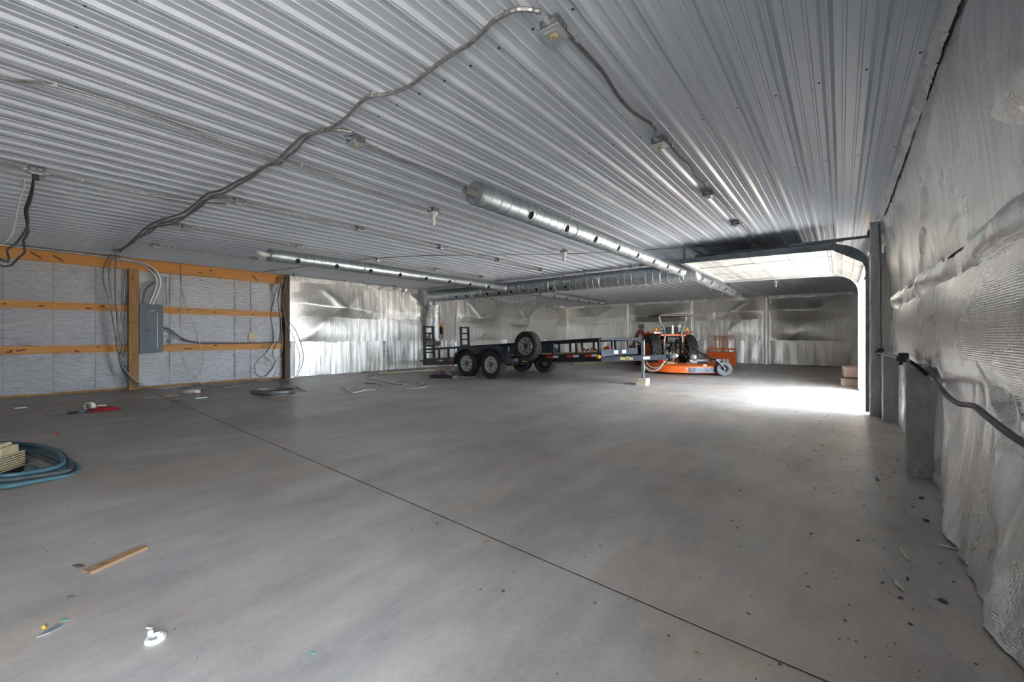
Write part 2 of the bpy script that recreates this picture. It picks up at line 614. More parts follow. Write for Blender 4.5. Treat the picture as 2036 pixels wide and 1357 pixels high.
def sheet(parent, P0, U, V, Nn, w, h, nu, nv, prof, mat_, name='foil_sheet', amp=0.01, wr_=0.004, wf_=(34, 2.2), seed=0.0, edge=0.01):
    """one sheet of foil: prof(u, v) is how far it stands off the wall, plus crumple and pleats"""
    P0, U, V, Nn = Vector(P0), Vector(U), Vector(V), Vector(Nn)
    vv, ff = [], []
    for j in range(nv + 1):
        v = j / nv
        for i in range(nu + 1):
            u = i / nu
            a, b = u * w, v * h
            k = prof(u, v)
            k += 0.55 * amp * fbm((a * 1.5 + seed, b * 1.5, seed * 1.7), 3)
            k += wr_ * fbm((a * wf_[0] * 0.3 + seed * 5, b * wf_[1] * 0.3, seed + 9.0), 3)
            k = max(k, 0.002)
            # ragged sheet edges
            e = edge * noise.noise((a * 6, b * 6, seed + 20.0))
            dv = e if (j == 0 or j == nv) else 0
            du = e if (i == 0 or i == nu) else 0
            vv.append(P0 + U * (a + du) + V * (b + dv) + Nn * k)
    n1 = nu + 1
    for j in range(nv):
        for i in range(nu):
            q = (j * n1 + i, j * n1 + i + 1, (j + 1) * n1 + i + 1, (j + 1) * n1 + i)
            ff.append(q)
    mb = MB()
    mb.add(vv, ff)
    return mb.build(name, mat_, parent, smooth=60)


def win(u, a=0.14):
    return sstep(0, a, u) * sstep(0, a, 1 - u)


def overhang(A, vp, s0=0.0, ridge=0.0):
    """sheet sagging out to a crease at vp and tucking back under it"""
    def f(u, v):
        c = vp + 0.06 * math.sin(u * 5 + s0) + 0.03 * math.sin(u * 11 + 2 * s0)
        a = A * (0.7 + 0.45 * math.sin(u * 3.0 + s0 * 2.1)) * (0.25 + 0.75 * win(u, 0.22))
        k = (v / c) if v < c else ((1 - v) / (1 - c)) ** 1.2
        # slack folds running diagonally out of the top corners
        d1 = abs((u - 0.18 - 0.2 * s0 % 0.2) * 1.0 - (1 - v) * 0.35)
        k2 = 0.028 * math.exp(-(d1 / 0.045) ** 2) * win(v, 0.3) * (1 if ridge == 0 else ridge)
        d2 = abs((0.80 - u) * 1.0 - (1 - v) * 0.42)
        k2 += 0.024 * math.exp(-(d2 / 0.05) ** 2) * win(v, 0.3)
        return 0.012 + a * k + k2
    return f


def belly(A, s0=0.0):
    def f(u, v):
        k = 0.012 + A * win(u, 0.25) * math.sin(math.pi * v) * (0.7 + 0.4 * math.sin(u * 6 + s0))
        d = abs(u - 0.25 - 0.5 * (s0 * 0.37 % 1) - 0.25 * (v - 0.5))
        return k + 0.02 * math.exp(-(d / 0.05) ** 2) * win(v, 0.25)
    return f


def pleats(A, n, s0=0.0):
    def f(u, v):
        return 0.012 + A * (0.5 + 0.5 * math.sin(u * n * 6.28 + s0 + 0.7 * math.sin(v * 3 + s0))) * (0.3 + 0.7 * math.sin(math.pi * min(1, v * 1.1)) ** 0.6) + 0.012 * win(u, 0.1)
    return f


def post_wrap(parent, P0, U, Nn, w, h, out, mat_, seed):
    return sheet(parent, P0, U, (0, 0, 1), Nn, w, h, 10, 26,
                 lambda u, v: 0.004 + out * (max(0.0, 1 - abs(2 * u - 1) ** 4)), mat_, 'post_wrap', 0.01, 0.006, (20, 6), seed, 0.004)


UX, UY, UZ = (1, 0, 0), (0, 1, 0), (0, 0, 1)

# ---- left wall, bare bay: upright foil strips behind open girts
seams = [-4.9, -3.7, -2.5, -1.3, -0.85, 0.23, 0.77, 1.37, 1.96, 2.50, 3.72, 4.07, 4.95]
for i in range(len(seams) - 1):
    y0, y1 = seams[i] - 0.012, seams[i + 1] + 0.012
    k = 0.006 + 0.009 * (i % 2)
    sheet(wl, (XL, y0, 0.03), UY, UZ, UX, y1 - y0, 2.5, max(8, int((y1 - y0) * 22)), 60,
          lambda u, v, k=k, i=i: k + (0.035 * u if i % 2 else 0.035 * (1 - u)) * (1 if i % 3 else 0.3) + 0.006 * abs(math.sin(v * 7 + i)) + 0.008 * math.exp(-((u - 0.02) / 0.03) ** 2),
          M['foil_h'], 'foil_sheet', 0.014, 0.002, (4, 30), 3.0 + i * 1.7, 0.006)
sill = bevel(MB().bx(XL - 0.01, XL + 0.05, YF, 4.86, 0.0, 0.045).build('sill_plate', M['lumber_v'], wl), 0.003)

# ---- left wall, covered bays: three courses of foil per bay, posts wrapped
posts = [4.90, 7.88, 10.92, 13.92, 17.0, YB]
for b in range(5):
    y0, y1 = posts[b], posts[b + 1]
    w = y1 - y0
    sheet(wl, (XL + 0.02, y0, 1.60), UY, UZ, UX, w, 0.98, 70, 36, overhang(0.13 - 0.01 * b, 0.30, b * 1.3 + 0.4), M['foil_v'], 'foil_sheet', 0.028, 0.010, (34, 3), 31 + b * 3.3)
    sheet(wl, (XL + 0.02, y0, 0.90), UY, UZ, UX, w, 0.76, 70, 28, belly(0.06, b * 2.1), M['foil_v'], 'foil_sheet', 0.022, 0.007, (34, 2), 51 + b * 2.9)
    sheet(wl, (XL + 0.02, y0, 0.015), UY, UZ, UX, w, 0.93, 80, 28, pleats(0.022, 4 + b % 2, b), M['foil_v'], 'foil_sheet', 0.022, 0.012, (40, 3), 71 + b * 4.1)
    post_wrap(wl, (XL + 0.03, y0 - (0.0 if b == 0 else 0.1), 0.0), UY, UX, 0.20, 0.95, 0.10, M['foil_tape'], 91 + b)
sheet(wl, (XL + 0.012, 4.92, 2.54), UY, UZ, UX, YB - 4.92, 0.14, 260, 5, lambda u, v: 0.03 + 0.05 * v, M['foil_tape'], 'foil_strip', 0.03, 0.02, (60, 10), 7.7, 0.02)

# ---- back wall
bx_ = [XL, -8.0, -5.1, -2.3, XR]
for b in range(4):
    x0, x1 = bx_[b], bx_[b + 1]
    w = x1 - x0
    sheet(wb, (x0, YB - 0.02, 1.76), UX, UZ, (0, -1, 0), w, 0.84, 60, 34, overhang((0.10, 0.20, 0.24, 0.17)[b], 0.36, b * 1.9 + 1.0, 0.4), M['foil_v'], 'foil_sheet', 0.02, 0.006, (30, 3), 131 + b * 3.1)
    sheet(wb, (x0, YB - 0.02, 0.91), UX, UZ, (0, -1, 0), w, 0.88, 60, 30, belly((0.03, 0.03, 0.04, 0.11)[b], b * 1.7 + 0.9), M['foil_v'], 'foil_sheet', 0.028, 0.010, (40, 2), 151 + b * 2.7)
    sheet(wb, (x0, YB - 0.02, 0.015), UX, UZ, (0, -1, 0), w, 0.93, 70, 28, pleats(0.03, 6 + b % 2, b * 1.1), M['foil_v'], 'foil_sheet', 0.025, 0.012, (40, 2), 171 + b * 3.7)
    if b:
        post_wrap(wb, (x0 - 0.1, YB - 0.03, 0.0), UX, (0, -1, 0), 0.18, 2.62, 0.10, M['foil_v'], 191 + b)
sheet(wb, (XL, YB - 0.012, 2.56), UX, UZ, (0, -1, 0), XR - XL, 0.12, 200, 5, lambda u, v: 0.03 + 0.04 * v, M['foil_tape'], 'foil_strip', 0.03, 0.02, (60, 10), 5.7, 0.02)

# ---- right wall (close to the camera): fine mesh, four courses
YS = E1 + 0.08


def right_top(u, v):
    y = YS + u * (7.53 - YS)
    z = 1.56 + v * 1.06
    yl = 1.95 + (z - 1.7) * 0.80 + 0.10 * math.sin(z * 4)              # the long fold
    s = yl - y
    f = 0.15 * sstep(0.0, 0.08, s) * (1 - 0.7 * sstep(0.22, 1.0, s)) * sstep(0.0, 0.2, v) * (1 - 0.9 * sstep(0.5, 1.0, v))
    gr = 0.12 * math.exp(-((s + 0.045) / 0.045) ** 2) * sstep(0.0, 0.2, v)
    soft = 0.05 * math.sin(math.pi * v) ** 0.8 * (0.6 + 0.4 * math.sin(y * 1.9 + 0.6))
    d = abs((y - 3.4) - (2.5 - z) * 1.7)
    pl = 0.03 * math.exp(-(d / 0.12) ** 2) * win(v, 0.3)
    d = abs((y - 5.6) - (2.5 - z) * 0.9)
    pl += 0.03 * math.exp(-(d / 0.10) ** 2) * win(v, 0.3)
    return 0.05 + 0.10 * v * v + f + soft * 0.7 + pl - gr


RN = (-1, 0, 0)
sheet(wr, (XR, YS, 1.56), UY, UZ, RN, 7.53 - YS, 1.06, 360, 60, right_top, M['foil_near'], 'foil_sheet', 0.022, 0.006, (30, 3), 211, 0.012)
sheet(wr, (XR, YS, 1.36), UY, UZ, RN, 7.53 - YS, 0.26, 360, 18,
      lambda u, v: 0.045 + 0.075 * math.sin(math.pi * min(1, v * 1.05)) * (0.55 + 0.45 * math.sin(u * 23)) , M['foil_near'], 'foil_sheet', 0.05, 0.016, (24, 14), 221, 0.02)
sheet(wr, (XR, YS, 0.85), UY, UZ, RN, 7.53 - YS, 0.56, 320, 34,
      lambda u, v: 0.075 + 0.05 * math.sin(math.pi * v) * (0.6 + 0.4 * math.sin(u * 17 + 1)), M['foil_near'], 'foil_sheet', 0.03, 0.004, (20, 2), 231, 0.012)


def right_low(u, v):
    y = YS + u * (7.53 - YS)
    flare = 0.10 * (1 - v) ** 2 * sstep(4.6, 2.6, y)
    fold = 0.035 * math.exp(-((y - 3.55 + (0.55 - v) * 0.75) / 0.10) ** 2) + 0.04 * math.exp(-((y - 2.55 + (0.55 - v) * 0.6) / 0.09) ** 2)
    return 0.03 + flare + fold + 0.014 * (0.5 + 0.5 * math.sin(y * 26 + 2 * math.sin(y * 7) + v)) * sstep(1, 0.5, v) + 0.03 * sstep(0.75, 1.0, v)


sheet(wr, (XR, YS, 0.012), UY, UZ, RN, 7.53 - YS, 0.94, 460, 46, right_low, M['foil_near'], 'foil_sheet', 0.028, 0.010, (46, 2), 241, 0.015)
sheet(wr, (XR, YS, 2.575), UY, UZ, RN, 7.5 - YS, 0.105, 300, 6, lambda u, v: 0.16 + 0.045 * v, M['foil_tape'], 'foil_strip', 0.012, 0.010, (90, 30), 251, 0.012)
sheet(wr, (XR, D1 + 0.1, 0.02), UY, UZ, RN, YB - D1 - 0.1, 2.6, 60, 40, overhang(0.10, 0.7, 0.5), M['foil_v'], 'foil_sheet', 0.03, 0.01, (30, 3), 261)


def wrapped_post(x0, x1, y0, y1, z1, mat_, seed, name='wrapped_post'):
    """foil-wrapped timber: rounded box with crumpled skin"""
    poly = []
    r = 0.018
    for (cx_, cy_, a0) in ((x1 - r, y1 - r, 0), (x0 + r, y1 - r, 90), (x0 + r, y0 + r, 180), (x1 - r, y0 + r, 270)):
        for k in range(3):
            a = math.radians(a0 + 45 * k)
            poly.append((cx_ + r * math.cos(a), cy_ + r * math.sin(a)))
    pts = []
    for i in range(len(poly)):
        a, b = Vector(poly[i]), Vector(poly[(i + 1) % len(poly)])
        k = max(1, int((b - a).length / 0.03))
        pts += [a.lerp(b, j / k) for j in range(k)]
    n, nz_ = len(pts), max(4, int(z1 / 0.03))
    c = Vector(((x0 + x1) / 2, (y0 + y1) / 2))
    vv, ff = [], []
    for j in range(nz_ + 1):
        z = z1 * j / nz_
        for p in pts:
            d = (p - c)
            k = 1 + 0.10 * fbm((p.x * 9 + seed, p.y * 9, z * 5)) + 0.03 * fbm((p.x * 40, p.y * 40, z * 16 + seed))
            vv.append((c.x + d.x * k, c.y + d.y * k, z))
    for j in range(nz_):
        for i in range(n):
            l = (i + 1) % n
            ff.append((j * n + i, j * n + l, (j + 1) * n + l, (j + 1) * n + i))
    ff.append(tuple(nz_ * n + i for i in range(n)))
    return MB().add(vv, ff).build(name, mat_, wr, smooth=70)


M['foil_post'] = foil_mat('foil_wrap_dull', (30, 30, 12), (0.50, 0.50, 0.51), 0.30, 0.7, 0.8, 80)
wrapped_post(0.385, 0.56, 4.36, 4.54, 0.86, M['foil_post'], 1.0)
wrapped_post(0.405, 0.56, 7.00, 7.16, 0.87, M['foil_post'], 5.0)
wrapped_post(0.30, 0.42, 7.36, 7.53, 2.60, M['foil_post'], 9.0)

# ---- door frame
jm = MB().bx(0.31, 0.70, D1, D1 + 0.05, 0, DZ + 0.04).bx(0.28, 0.335, D1 - 0.05, D1 + 0.16, 0, DZ + 0.02).build('trim_1', M['jamb'])
tag(jm, 'white far side jamb of the overhead door opening', kind='structure')
MB().bx(0.37, 0.60, D1 - 0.014, D1 - 0.001, 0, DZ).build('weathered_board', M['wood_brown'], jm)
jn = MB().bx(0.42, 0.70, D0 - 0.02, D0, 0, DZ + 0.04).build('trim_2', M['foil_v'])
tag(jn, 'near side foil-faced jamb of the overhead door opening', kind='structure')
jh = MB().bx(0.45, 0.70, D0 - 0.05, D1 + 0.05, DZ, DZ + 0.12).build('trim_3', M['jamb'])
tag(jh, 'header board above the overhead door opening', kind='structure')
sheet(wr, (XR, D0 - 0.02, DZ + 0.02), UY, UZ, RN, D1 - D0 + 0.1, 0.46, 50, 12, lambda u, v: 0.03, M['foil_v'], 'foil_sheet', 0.02, 0.01, (30, 4), 271)

# ---- ceiling: ribbed steel panels, four ribs each, lapped at their ends
PITCH, RIB0 = 0.2318, -0.066
ceiling = MB().bx(XL - 0.1, XR + 0.1, YF - 0.1, YB + 0.1, H + 0.03, H + 0.08).build('ceiling', M['sheathing'])
tag(ceiling, 'ribbed pale grey steel ceiling', kind='structure')


def ceil_profile():
    pr = []
    rh, mh = 0.019, 0.0045
    for k in range(4):
        c = PITCH * (k + 0.5)
        pr += [(c - 0.033, 0.0), (c - 0.013, -rh), (c - 0.004, -rh), (c - 0.0025, -rh + 0.002), (c + 0.0025, -rh + 0.002), (c + 0.004, -rh), (c + 0.013, -rh), (c + 0.033, 0.0)]
        for q in (0.34, 0.66):
            d = c + PITCH * q
            if k == 3:
                d = PITCH * (q - 0.5) if q > 0.5 else d
            if d < PITCH * 4:
                pr += [(d - 0.011, 0.0), (d - 0.006, -mh), (d + 0.006, -mh), (d + 0.011, 0.0)]
    pr.sort(key=lambda t: t[0])
    return [(0.0, 0.0)] + pr + [(PITCH * 4 + 0.0, 0.0)]


prof_c = ceil_profile()


def ceil_panel(length):
    vv, ff = [], []
    ns = 2
    for j in range(ns + 1):
        for (x, z) in prof_c:
            vv.append((x, length * j / ns, z))
    n = len(prof_c)
    for j in range(ns):
        for i in range(n - 1):
            ff.append((j * n + i, (j + 1) * n + i, (j + 1) * n + i + 1, j * n + i + 1))
    return MB().add(vv, ff).mesh('ceiling_panel', M['ceiling'])


runs = [(YF, 1.86, 0.0), (1.81, 10.35, -0.003), (10.30, YB, 0.0)]
pms = [ceil_panel(b - a) for a, b, _ in runs]
x_start = RIB0 - PITCH * 0.5 - PITCH * 4 * 12
for k in range(13):
    for (a, b, dz), me in zip(runs, pms):
        o = bpy.data.objects.new('ceiling_panel', me)
        o.location = (x_start + k * PITCH * 4, a, H + dz - 0.0012 * (k % 2))
        o.parent = ceiling
        COL.objects.link(o)
pm2 = []
for (a, b, dz), me in zip(runs, pms):           # last part-width column against the right wall
    o = bpy.data.objects.new('ceiling_panel', me)
    o.location = (x_start + 13 * PITCH * 4, a, H + dz - 0.001)
    o.parent = ceiling
    COL.objects.link(o)
# screws: one beside every rib, along each truss
mb = MB()
for r in range(-2, 12):
    y = 1.795 + 1.497 * r
    for k in range(-50, 3):
        x = RIB0 + PITCH * k - 0.046
        mb.lathe((x, y + 0.01 * math.sin(k * 7.7), H), (0, 0, -1), [(0.0075, 0.0), (0.0075, 0.004), (0.0045, 0.0075), (0.0, 0.008)], 6)
o = mb.build('screw_heads', M['screw'], ceiling)
o['kind'] = 'stuff'

# ---- fasteners on the foil: small dark washers along the girts
rnd = random.Random(4)
mb = MB()
for (zz, n) in ((2.50, 60), (1.74, 70), (1.64, 50), (0.93, 60), (0.06, 60)):
    for k in range(n):
        y = 5.0 + (YB - 5.2) * (k + rnd.random() * 0.5) / n
        mb.blob((XL + 0.05 + rnd.random() * 0.03, y, zz + rnd.uniform(-0.02, 0.02)), (0.008, 0.009, 0.009), 6, 4)
o = mb.build('washer_heads', M['screw'], wl)
o['kind'] = 'stuff'
mb = MB()
for (zz, n) in ((2.55, 40), (1.72, 46), (0.93, 40), (0.85, 30)):
    for k in range(n):
        x = XL + 0.2 + (XR - XL - 0.4) * (k + rnd.random() * 0.5) / n
        mb.blob((x, YB - 0.07 - rnd.random() * 0.03, zz + rnd.uniform(-0.02, 0.02)), (0.011, 0.008, 0.011), 6, 4)
o = mb.build('washer_heads', M['screw'], wb)
o['kind'] = 'stuff'

# ---- open timber framing on the left wall
def timber(name, y0, y1, x0, x1, z0, z1, m, knots, label_parent):
    o = bevel(MB().bx(x0, x1, y0, y1, z0, z1).build(name, m, label_parent), 0.004)
    if knots:
        mb = MB()
        for (ky, kz, a, l) in knots:
            c, s = math.cos(a), math.sin(a)
            pts = []
            for k in range(10):
                t = 2 * math.pi * k / 10
                p, q = l * math.cos(t), 0.016 * math.sin(t)
                pts.append((x1 + 0.0004, ky + p * c - q * s, kz + p * s + q * c))
            mb.extrude(pts, (0.0012, 0, 0))
        mb.build('knot', M['knot'], o)
    return o


R_ = random.Random(9)
def kn(y0, y1, z0, z1, n, ang=(-0.3, 0.3), l=(0.02, 0.05)):
    return [(R_.uniform(y0, y1), R_.uniform(z0 + 0.03, z1 - 0.03), R_.uniform(*ang), R_.uniform(*l)) for _ in range(n)]


timber('header_beam', YF, 4.80, XL + 0.10, XL + 0.14, 2.42, 2.655, M['lumber'],
       [(0.58, 2.52, -0.65, 0.10), (0.85, 2.50, -0.6, 0.09), (3.2, 2.57, 0.1, 0.03), (4.1, 2.50, -0.7, 0.10), (4.62, 2.56, 0, 0.03), (3.0, 2.5, 0.2, 0.03)], wl)
timber('nailer_board', YF, 4.80, XL + 0.02, XL + 0.09, 2.60, 2.664, M['lumber'], None, wl)
for z0, z1, sd in ((1.575, 1.705, 1), (0.765, 0.905, 2)):
    timber('girt', YF, 4.80, XL + 0.035, XL + 0.075, z0, z1, M['lumber'], kn(0.2, 4.6, z0, z1, 10), wl)
timber('timber_post', 1.80, 1.955, XL + 0.06, XL + 0.20, 0.0, 2.45, M['lumber_v'],
       [(1.86, 2.25, 1.2, 0.06), (1.9, 1.35, 0, 0.016), (1.84, 1.36, 0.2, 0.02), (1.88, 0.72, 0.1, 0.02)], wl)
timber('timber_post', 4.78, 4.90, XL + 0.03, XL + 0.20, 0.0, 2.66, M['lumber_dark'], None, wl)
# taped-over patch on the bare foil
MB().bx(XL + 0.035, XL + 0.042, 4.00, 4.14, 0.98, 1.16).build('patch', M['pale_wood'], wl)

# ---- overhead door, raised
door = empty('door_1', (0.0, 9.19, 0.0))
tag(door, 'white sectional overhead door rolled up under the ceiling', kind='structure')
DY0, DY1 = D0 + 0.06, D1 - 0.06


def loc(mb):
    return mb.xform(Matrix.Translation((0, -9.19, 0)))


secs = [((-0.12 - 0.525 * k, 2.405), (-0.12 - 0.525 * (k + 1) + 0.006, 2.405)) for k in range(4)] + [((0.31, 2.135), (-0.115, 2.395))]
for (a, b) in secs:
    A, B = Vector((a[0], 0, a[1])), Vector((b[0], 0, b[1]))
    d = (B - A).normalized()
    n = Vector((d.z, 0, -d.x))                   # towards the underside
    if n.z > 0:
        n = -n
    mb = MB()
    mb.extrude([(A.x, DY0, A.z), (B.x, DY0, B.z), (B.x - n.x * 0.045, DY0, B.z - n.z * 0.045), (A.x - n.x * 0.045, DY0, A.z - n.z * 0.045)], (0, DY1 - DY0, 0))
    s = loc(mb).build('door_section', M['door_white'], door)
    L_ = (B - A).length

    def pt(t, y, o):
        q = A + d * t + n * o
        return Vector((q.x, y - 9.19, q.z))
    # shallow ribs pressed in the skin
    mb = MB()
    for t in (L_ * 0.33, L_ * 0.67):
        mb.bar(pt(t, DY0 + 0.02, 0.002), pt(t, DY1 - 0.02, 0.002), 0.012, 0.006)
    for t in (0.022, L_ - 0.022):
        mb.bar(pt(t, DY0, 0.007), pt(t, DY1, 0.007), 0.042, 0.014)
    mb.build('rail', M['door_white'], s)
    for y in (DY0 + 0.03, DY0 + (DY1 - DY0) / 3, DY0 + 2 * (DY1 - DY0) / 3, DY1 - 0.03):
        MB().bar(pt(0.0, y, 0.009), pt(L_, y, 0.009), 0.055, 0.018).build('stile', M['door_white'], s)
        h_ = MB().bar(pt(L_ - 0.05, y, 0.026), pt(L_ + 0.03, y, 0.026), 0.05, 0.016)
        h_.cyl(pt(L_, y - 0.035, 0.03), pt(L_, y + 0.035, 0.03), 0.008, 8)
        h_.build('hinge', M['cover'], s)
    for y in (DY0 + 0.35, DY1 - 0.02):
        pass
# stiffening strut on the last section
loc(MB().bx(-2.21, -2.17, DY0, DY1, 2.355, 2.40).bx(-2.23, -2.15, DY0, DY1, 2.348, 2.355)).build('strut', M['cover'], door)


def c_channel(path, y, side):
    """track: C section swept along a path in the x-z plane"""
    mb = MB()
    prof = [(-0.038, 0.0), (0.038, 0.0), (0.038, 0.035), (0.026, 0.035), (0.026, 0.004), (-0.026, 0.004), (-0.026, 0.035), (-0.038, 0.035)]
    n = len(prof)
    vv, ff = [], []
    for i, p in enumerate(path):
        t = (Vector(path[min(i + 1, len(path) - 1)]) - Vector(path[max(i - 1, 0)])).normalized()
        nn = Vector((-t.y, t.x))
        for (a, b) in prof:
            vv.append((p[0] + nn.x * a, y + side * b, p[1] + nn.y * a))
    for i in range(len(path) - 1):
        for k in range(n):
            l = (k + 1) % n
            ff.append((i * n + k, i * n + l, (i + 1) * n + l, (i + 1) * n + k))
    ff.append(tuple(range(n)))
    ff.append(tuple((len(path) - 1) * n + k for k in range(n)))
    return mb.add(vv, ff)


tp = [(0.30, 0.03), (0.30, 1.0), (0.30, 1.93)]
for k in range(1, 10):
    a = math.pi / 2 * k / 9
    tp.append((0.30 - 0.40 * (1 - math.cos(a)), 1.95 + 0.40 * math.sin(a)))
tp += [(-0.8, 2.365), (-1.5, 2.375), (-2.22, 2.385)]
for y, sd in ((D0 - 0.005, 1), (D1 + 0.005, -1)):
    t = loc(c_channel(tp, y, sd)).build('track', M['track'] if sd > 0 else M['cover'], door)
    mb = MB()
    for i in range(26):                          # punched angle above the track
        pass
    mb.bx(-0.62, 0.33, y - sd * 0.01 - 0.003, y - sd * 0.01 + 0.003, 2.425, 2.462).bx(-0.62, 0.33, y - 0.02, y + 0.02, 2.459, 2.463)
    loc(mb).build('brace_angle', M['track'], t)
    mb = MB().bx(-2.155, -2.115, y - 0.022, y - 0.018, 2.39, H + 0.01).bx(-2.155, -2.151, y - 0.022, y + 0.02, 2.39, H + 0.01)
    for k in range(5):
        mb.bx(-2.145, -2.127, y - 0.024, y - 0.0225, 2.43 + 0.045 * k, 2.45 + 0.045 * k)
    loc(mb).build('hanger', M['track'], t)
# edge strap along the near side of the door with rollers
mb = MB().bx(-1.98, 0.02, D0 + 0.045, D0 + 0.075, 2.43, 2.47)
for k in range(14):
    mb.cyl((-1.9 + 0.14 * k, D0 + 0.03, 2.452), (-1.9 + 0.14 * k, D0 + 0.046, 2.452), 0.009, 6)
loc(mb).build('edge_strap', M['steel_blue'], door)
for k in range(5):
    x = (-2.16, -1.64, -1.12, -0.6, -0.1)[k]
    loc(MB().cyl((x, D0 + 0.012, 2.39), (x, D0 + 0.03, 2.39), 0.022, 12).cyl((x, D0 + 0.02, 2.39), (x, DY0 + 0.08, 2.39), 0.006, 6)).build('roller', M['track'], door)
loc(MB().cyl((0.36, D0 - 0.02, 2.50), (0.36, D1 + 0.02, 2.50), 0.0125, 10)).build('torsion_shaft', M['galv_dark'], door, smooth=40)
for y in (D0 + 0.05, D1 - 0.05):
    loc(MB().lathe((0.36, y - 0.03, 2.50), (0, 1, 0), [(0.0, 0), (0.075, 0), (0.08, 0.01), (0.05, 0.016), (0.05, 0.05), (0.056, 0.06), (0.0, 0.06)], 20)).build('cable_drum', M['black'], door, smooth=40)
loc(MB().lathe((0.36, 9.0, 2.5), (0, 1, 0), [(0.0, 0), (0.036, 0), (0.036, 0.9), (0.0, 0.9)], 16)).build('spring', M['galv_dark'], door, smooth=40)
mb = MB().bar((0.29, D0 + 0.045, 2.12), (-0.13, D0 + 0.045, 2.385), 0.02, 0.09)
loc(mb).build('top_bracket', M['track'], door)

# ================================================================ DUCTWORK
def spiral_duct(name, A, B, r, label, holes=(), parent_loc=None, hole_ang=-0.5, end_open=None, pitch=0.11, capA=True):
    """spiral duct: tube with raised lock seams, take-off holes as dark insets"""
    A, B = Vector(A), Vector(B)
    root = empty(name, A)
    tag(root, label, 'duct')
    d = (B - A)
    L_ = d.length
    d.normalize()
    a, b = frame_of(d)
    n = 28
    prof = []
    vv, ff = [], []
    k = max(2, int(L_ / 0.25))
    mb = MB()
    mb.tube([d * (L_ * i / k) for i in range(k + 1)], r, n)
    mb.build('pipe', M['galv'], root, smooth=45)
    # lock seam: one raised helix
    turns = L_ / pitch
    m = int(turns * 18)
    pts = []
    for i in range(m + 1):
        t = i / m
        an = 2 * math.pi * turns * t
        pts.append(d * (L_ * t) + (a * math.cos(an) + b * math.sin(an)) * (r + 0.0005))
    MB().tube(pts, 0.006 if r > 0.15 else 0.0035, 4).build('seam', M['cover'] if r > 0.15 else M['galv_dark'], root)
    for hpos in holes:
        c = d * hpos + (a * math.cos(hole_ang) + b * math.sin(hole_ang)) * (r - 0.004)
        nn = (a * math.cos(hole_ang) + b * math.sin(hole_ang))
        MB().lathe(c, nn, [(0.0, 0.006), (0.036, 0.0045), (0.040, 0.006), (0.042, 0.004)], 18).build('outlet_hole', M['hole'], root, smooth=30)
    return root, d, L_, a, b


def strap(root, c, r, d):
    """hanger strap: ring round the pipe and a rod to the ceiling"""
    pts = []
    a, b = frame_of(d)
    for i in range(24):
        t = 2 * math.pi * i / 24
        pts.append(Vector(c) + (a * math.cos(t) + b * math.sin(t)) * (r + 0.004))
    mb = MB().tube(pts, 0.006, 5, closed=True)
    top = H - root.location.z
    mb.cyl((c[0], c[1], c[2] + r), (c[0], c[1], top - 0.002), 0.006, 6)
    return mb.build('hanger', M['cover'], root)


# trunk across the room
root, d, L_, a, b = spiral_duct('trunk_duct', (-2.29, 9.05, 2.415), (-10.72, 9.25, 2.415), 0.185, 'large galvanised trunk duct running across the ceiling behind the trailer',
                                holes=[3.1 + 0.44 * k for k in range(10)], hole_ang=3.75, pitch=0.16)
MB().lathe((0.0, 0, 0), (1, 0, 0), [(0.0, 0.006), (0.17, 0.006), (0.186, 0.002), (0.190, -0.03)], 28).build('end_cap', M['cover'], root, smooth=40)
for k in range(22):
    x = -0.5 - 0.36 * k
    MB().lathe((x, 0.008 - 0.0237 * x * -1 * 0 - 0.0237 * x, 0.0), (1, 0, 0), [(0.186, -0.012), (0.189, -0.008), (0.189, 0.008), (0.186, 0.012)], 28).build('rib_band', M['galv'], root, smooth=40)
for x in (-0.35, -3.4, -6.4):
    strap(root, Vector((x, -0.0237 * x, 0)), 0.185, Vector((1, -0.0237, 0)))
# elbow and drop to the wall opening
mb = MB()
pts = smooth_path([(-8.30, 0.196, 0.0), (-8.42, 0.198, -0.02), (-8.50, 0.19, -0.12), (-8.50, 0.18, -0.30)], 0.05)
mb.tube(pts, 0.175, 20)
mb.build('elbow', M['galv'], root, smooth=50)

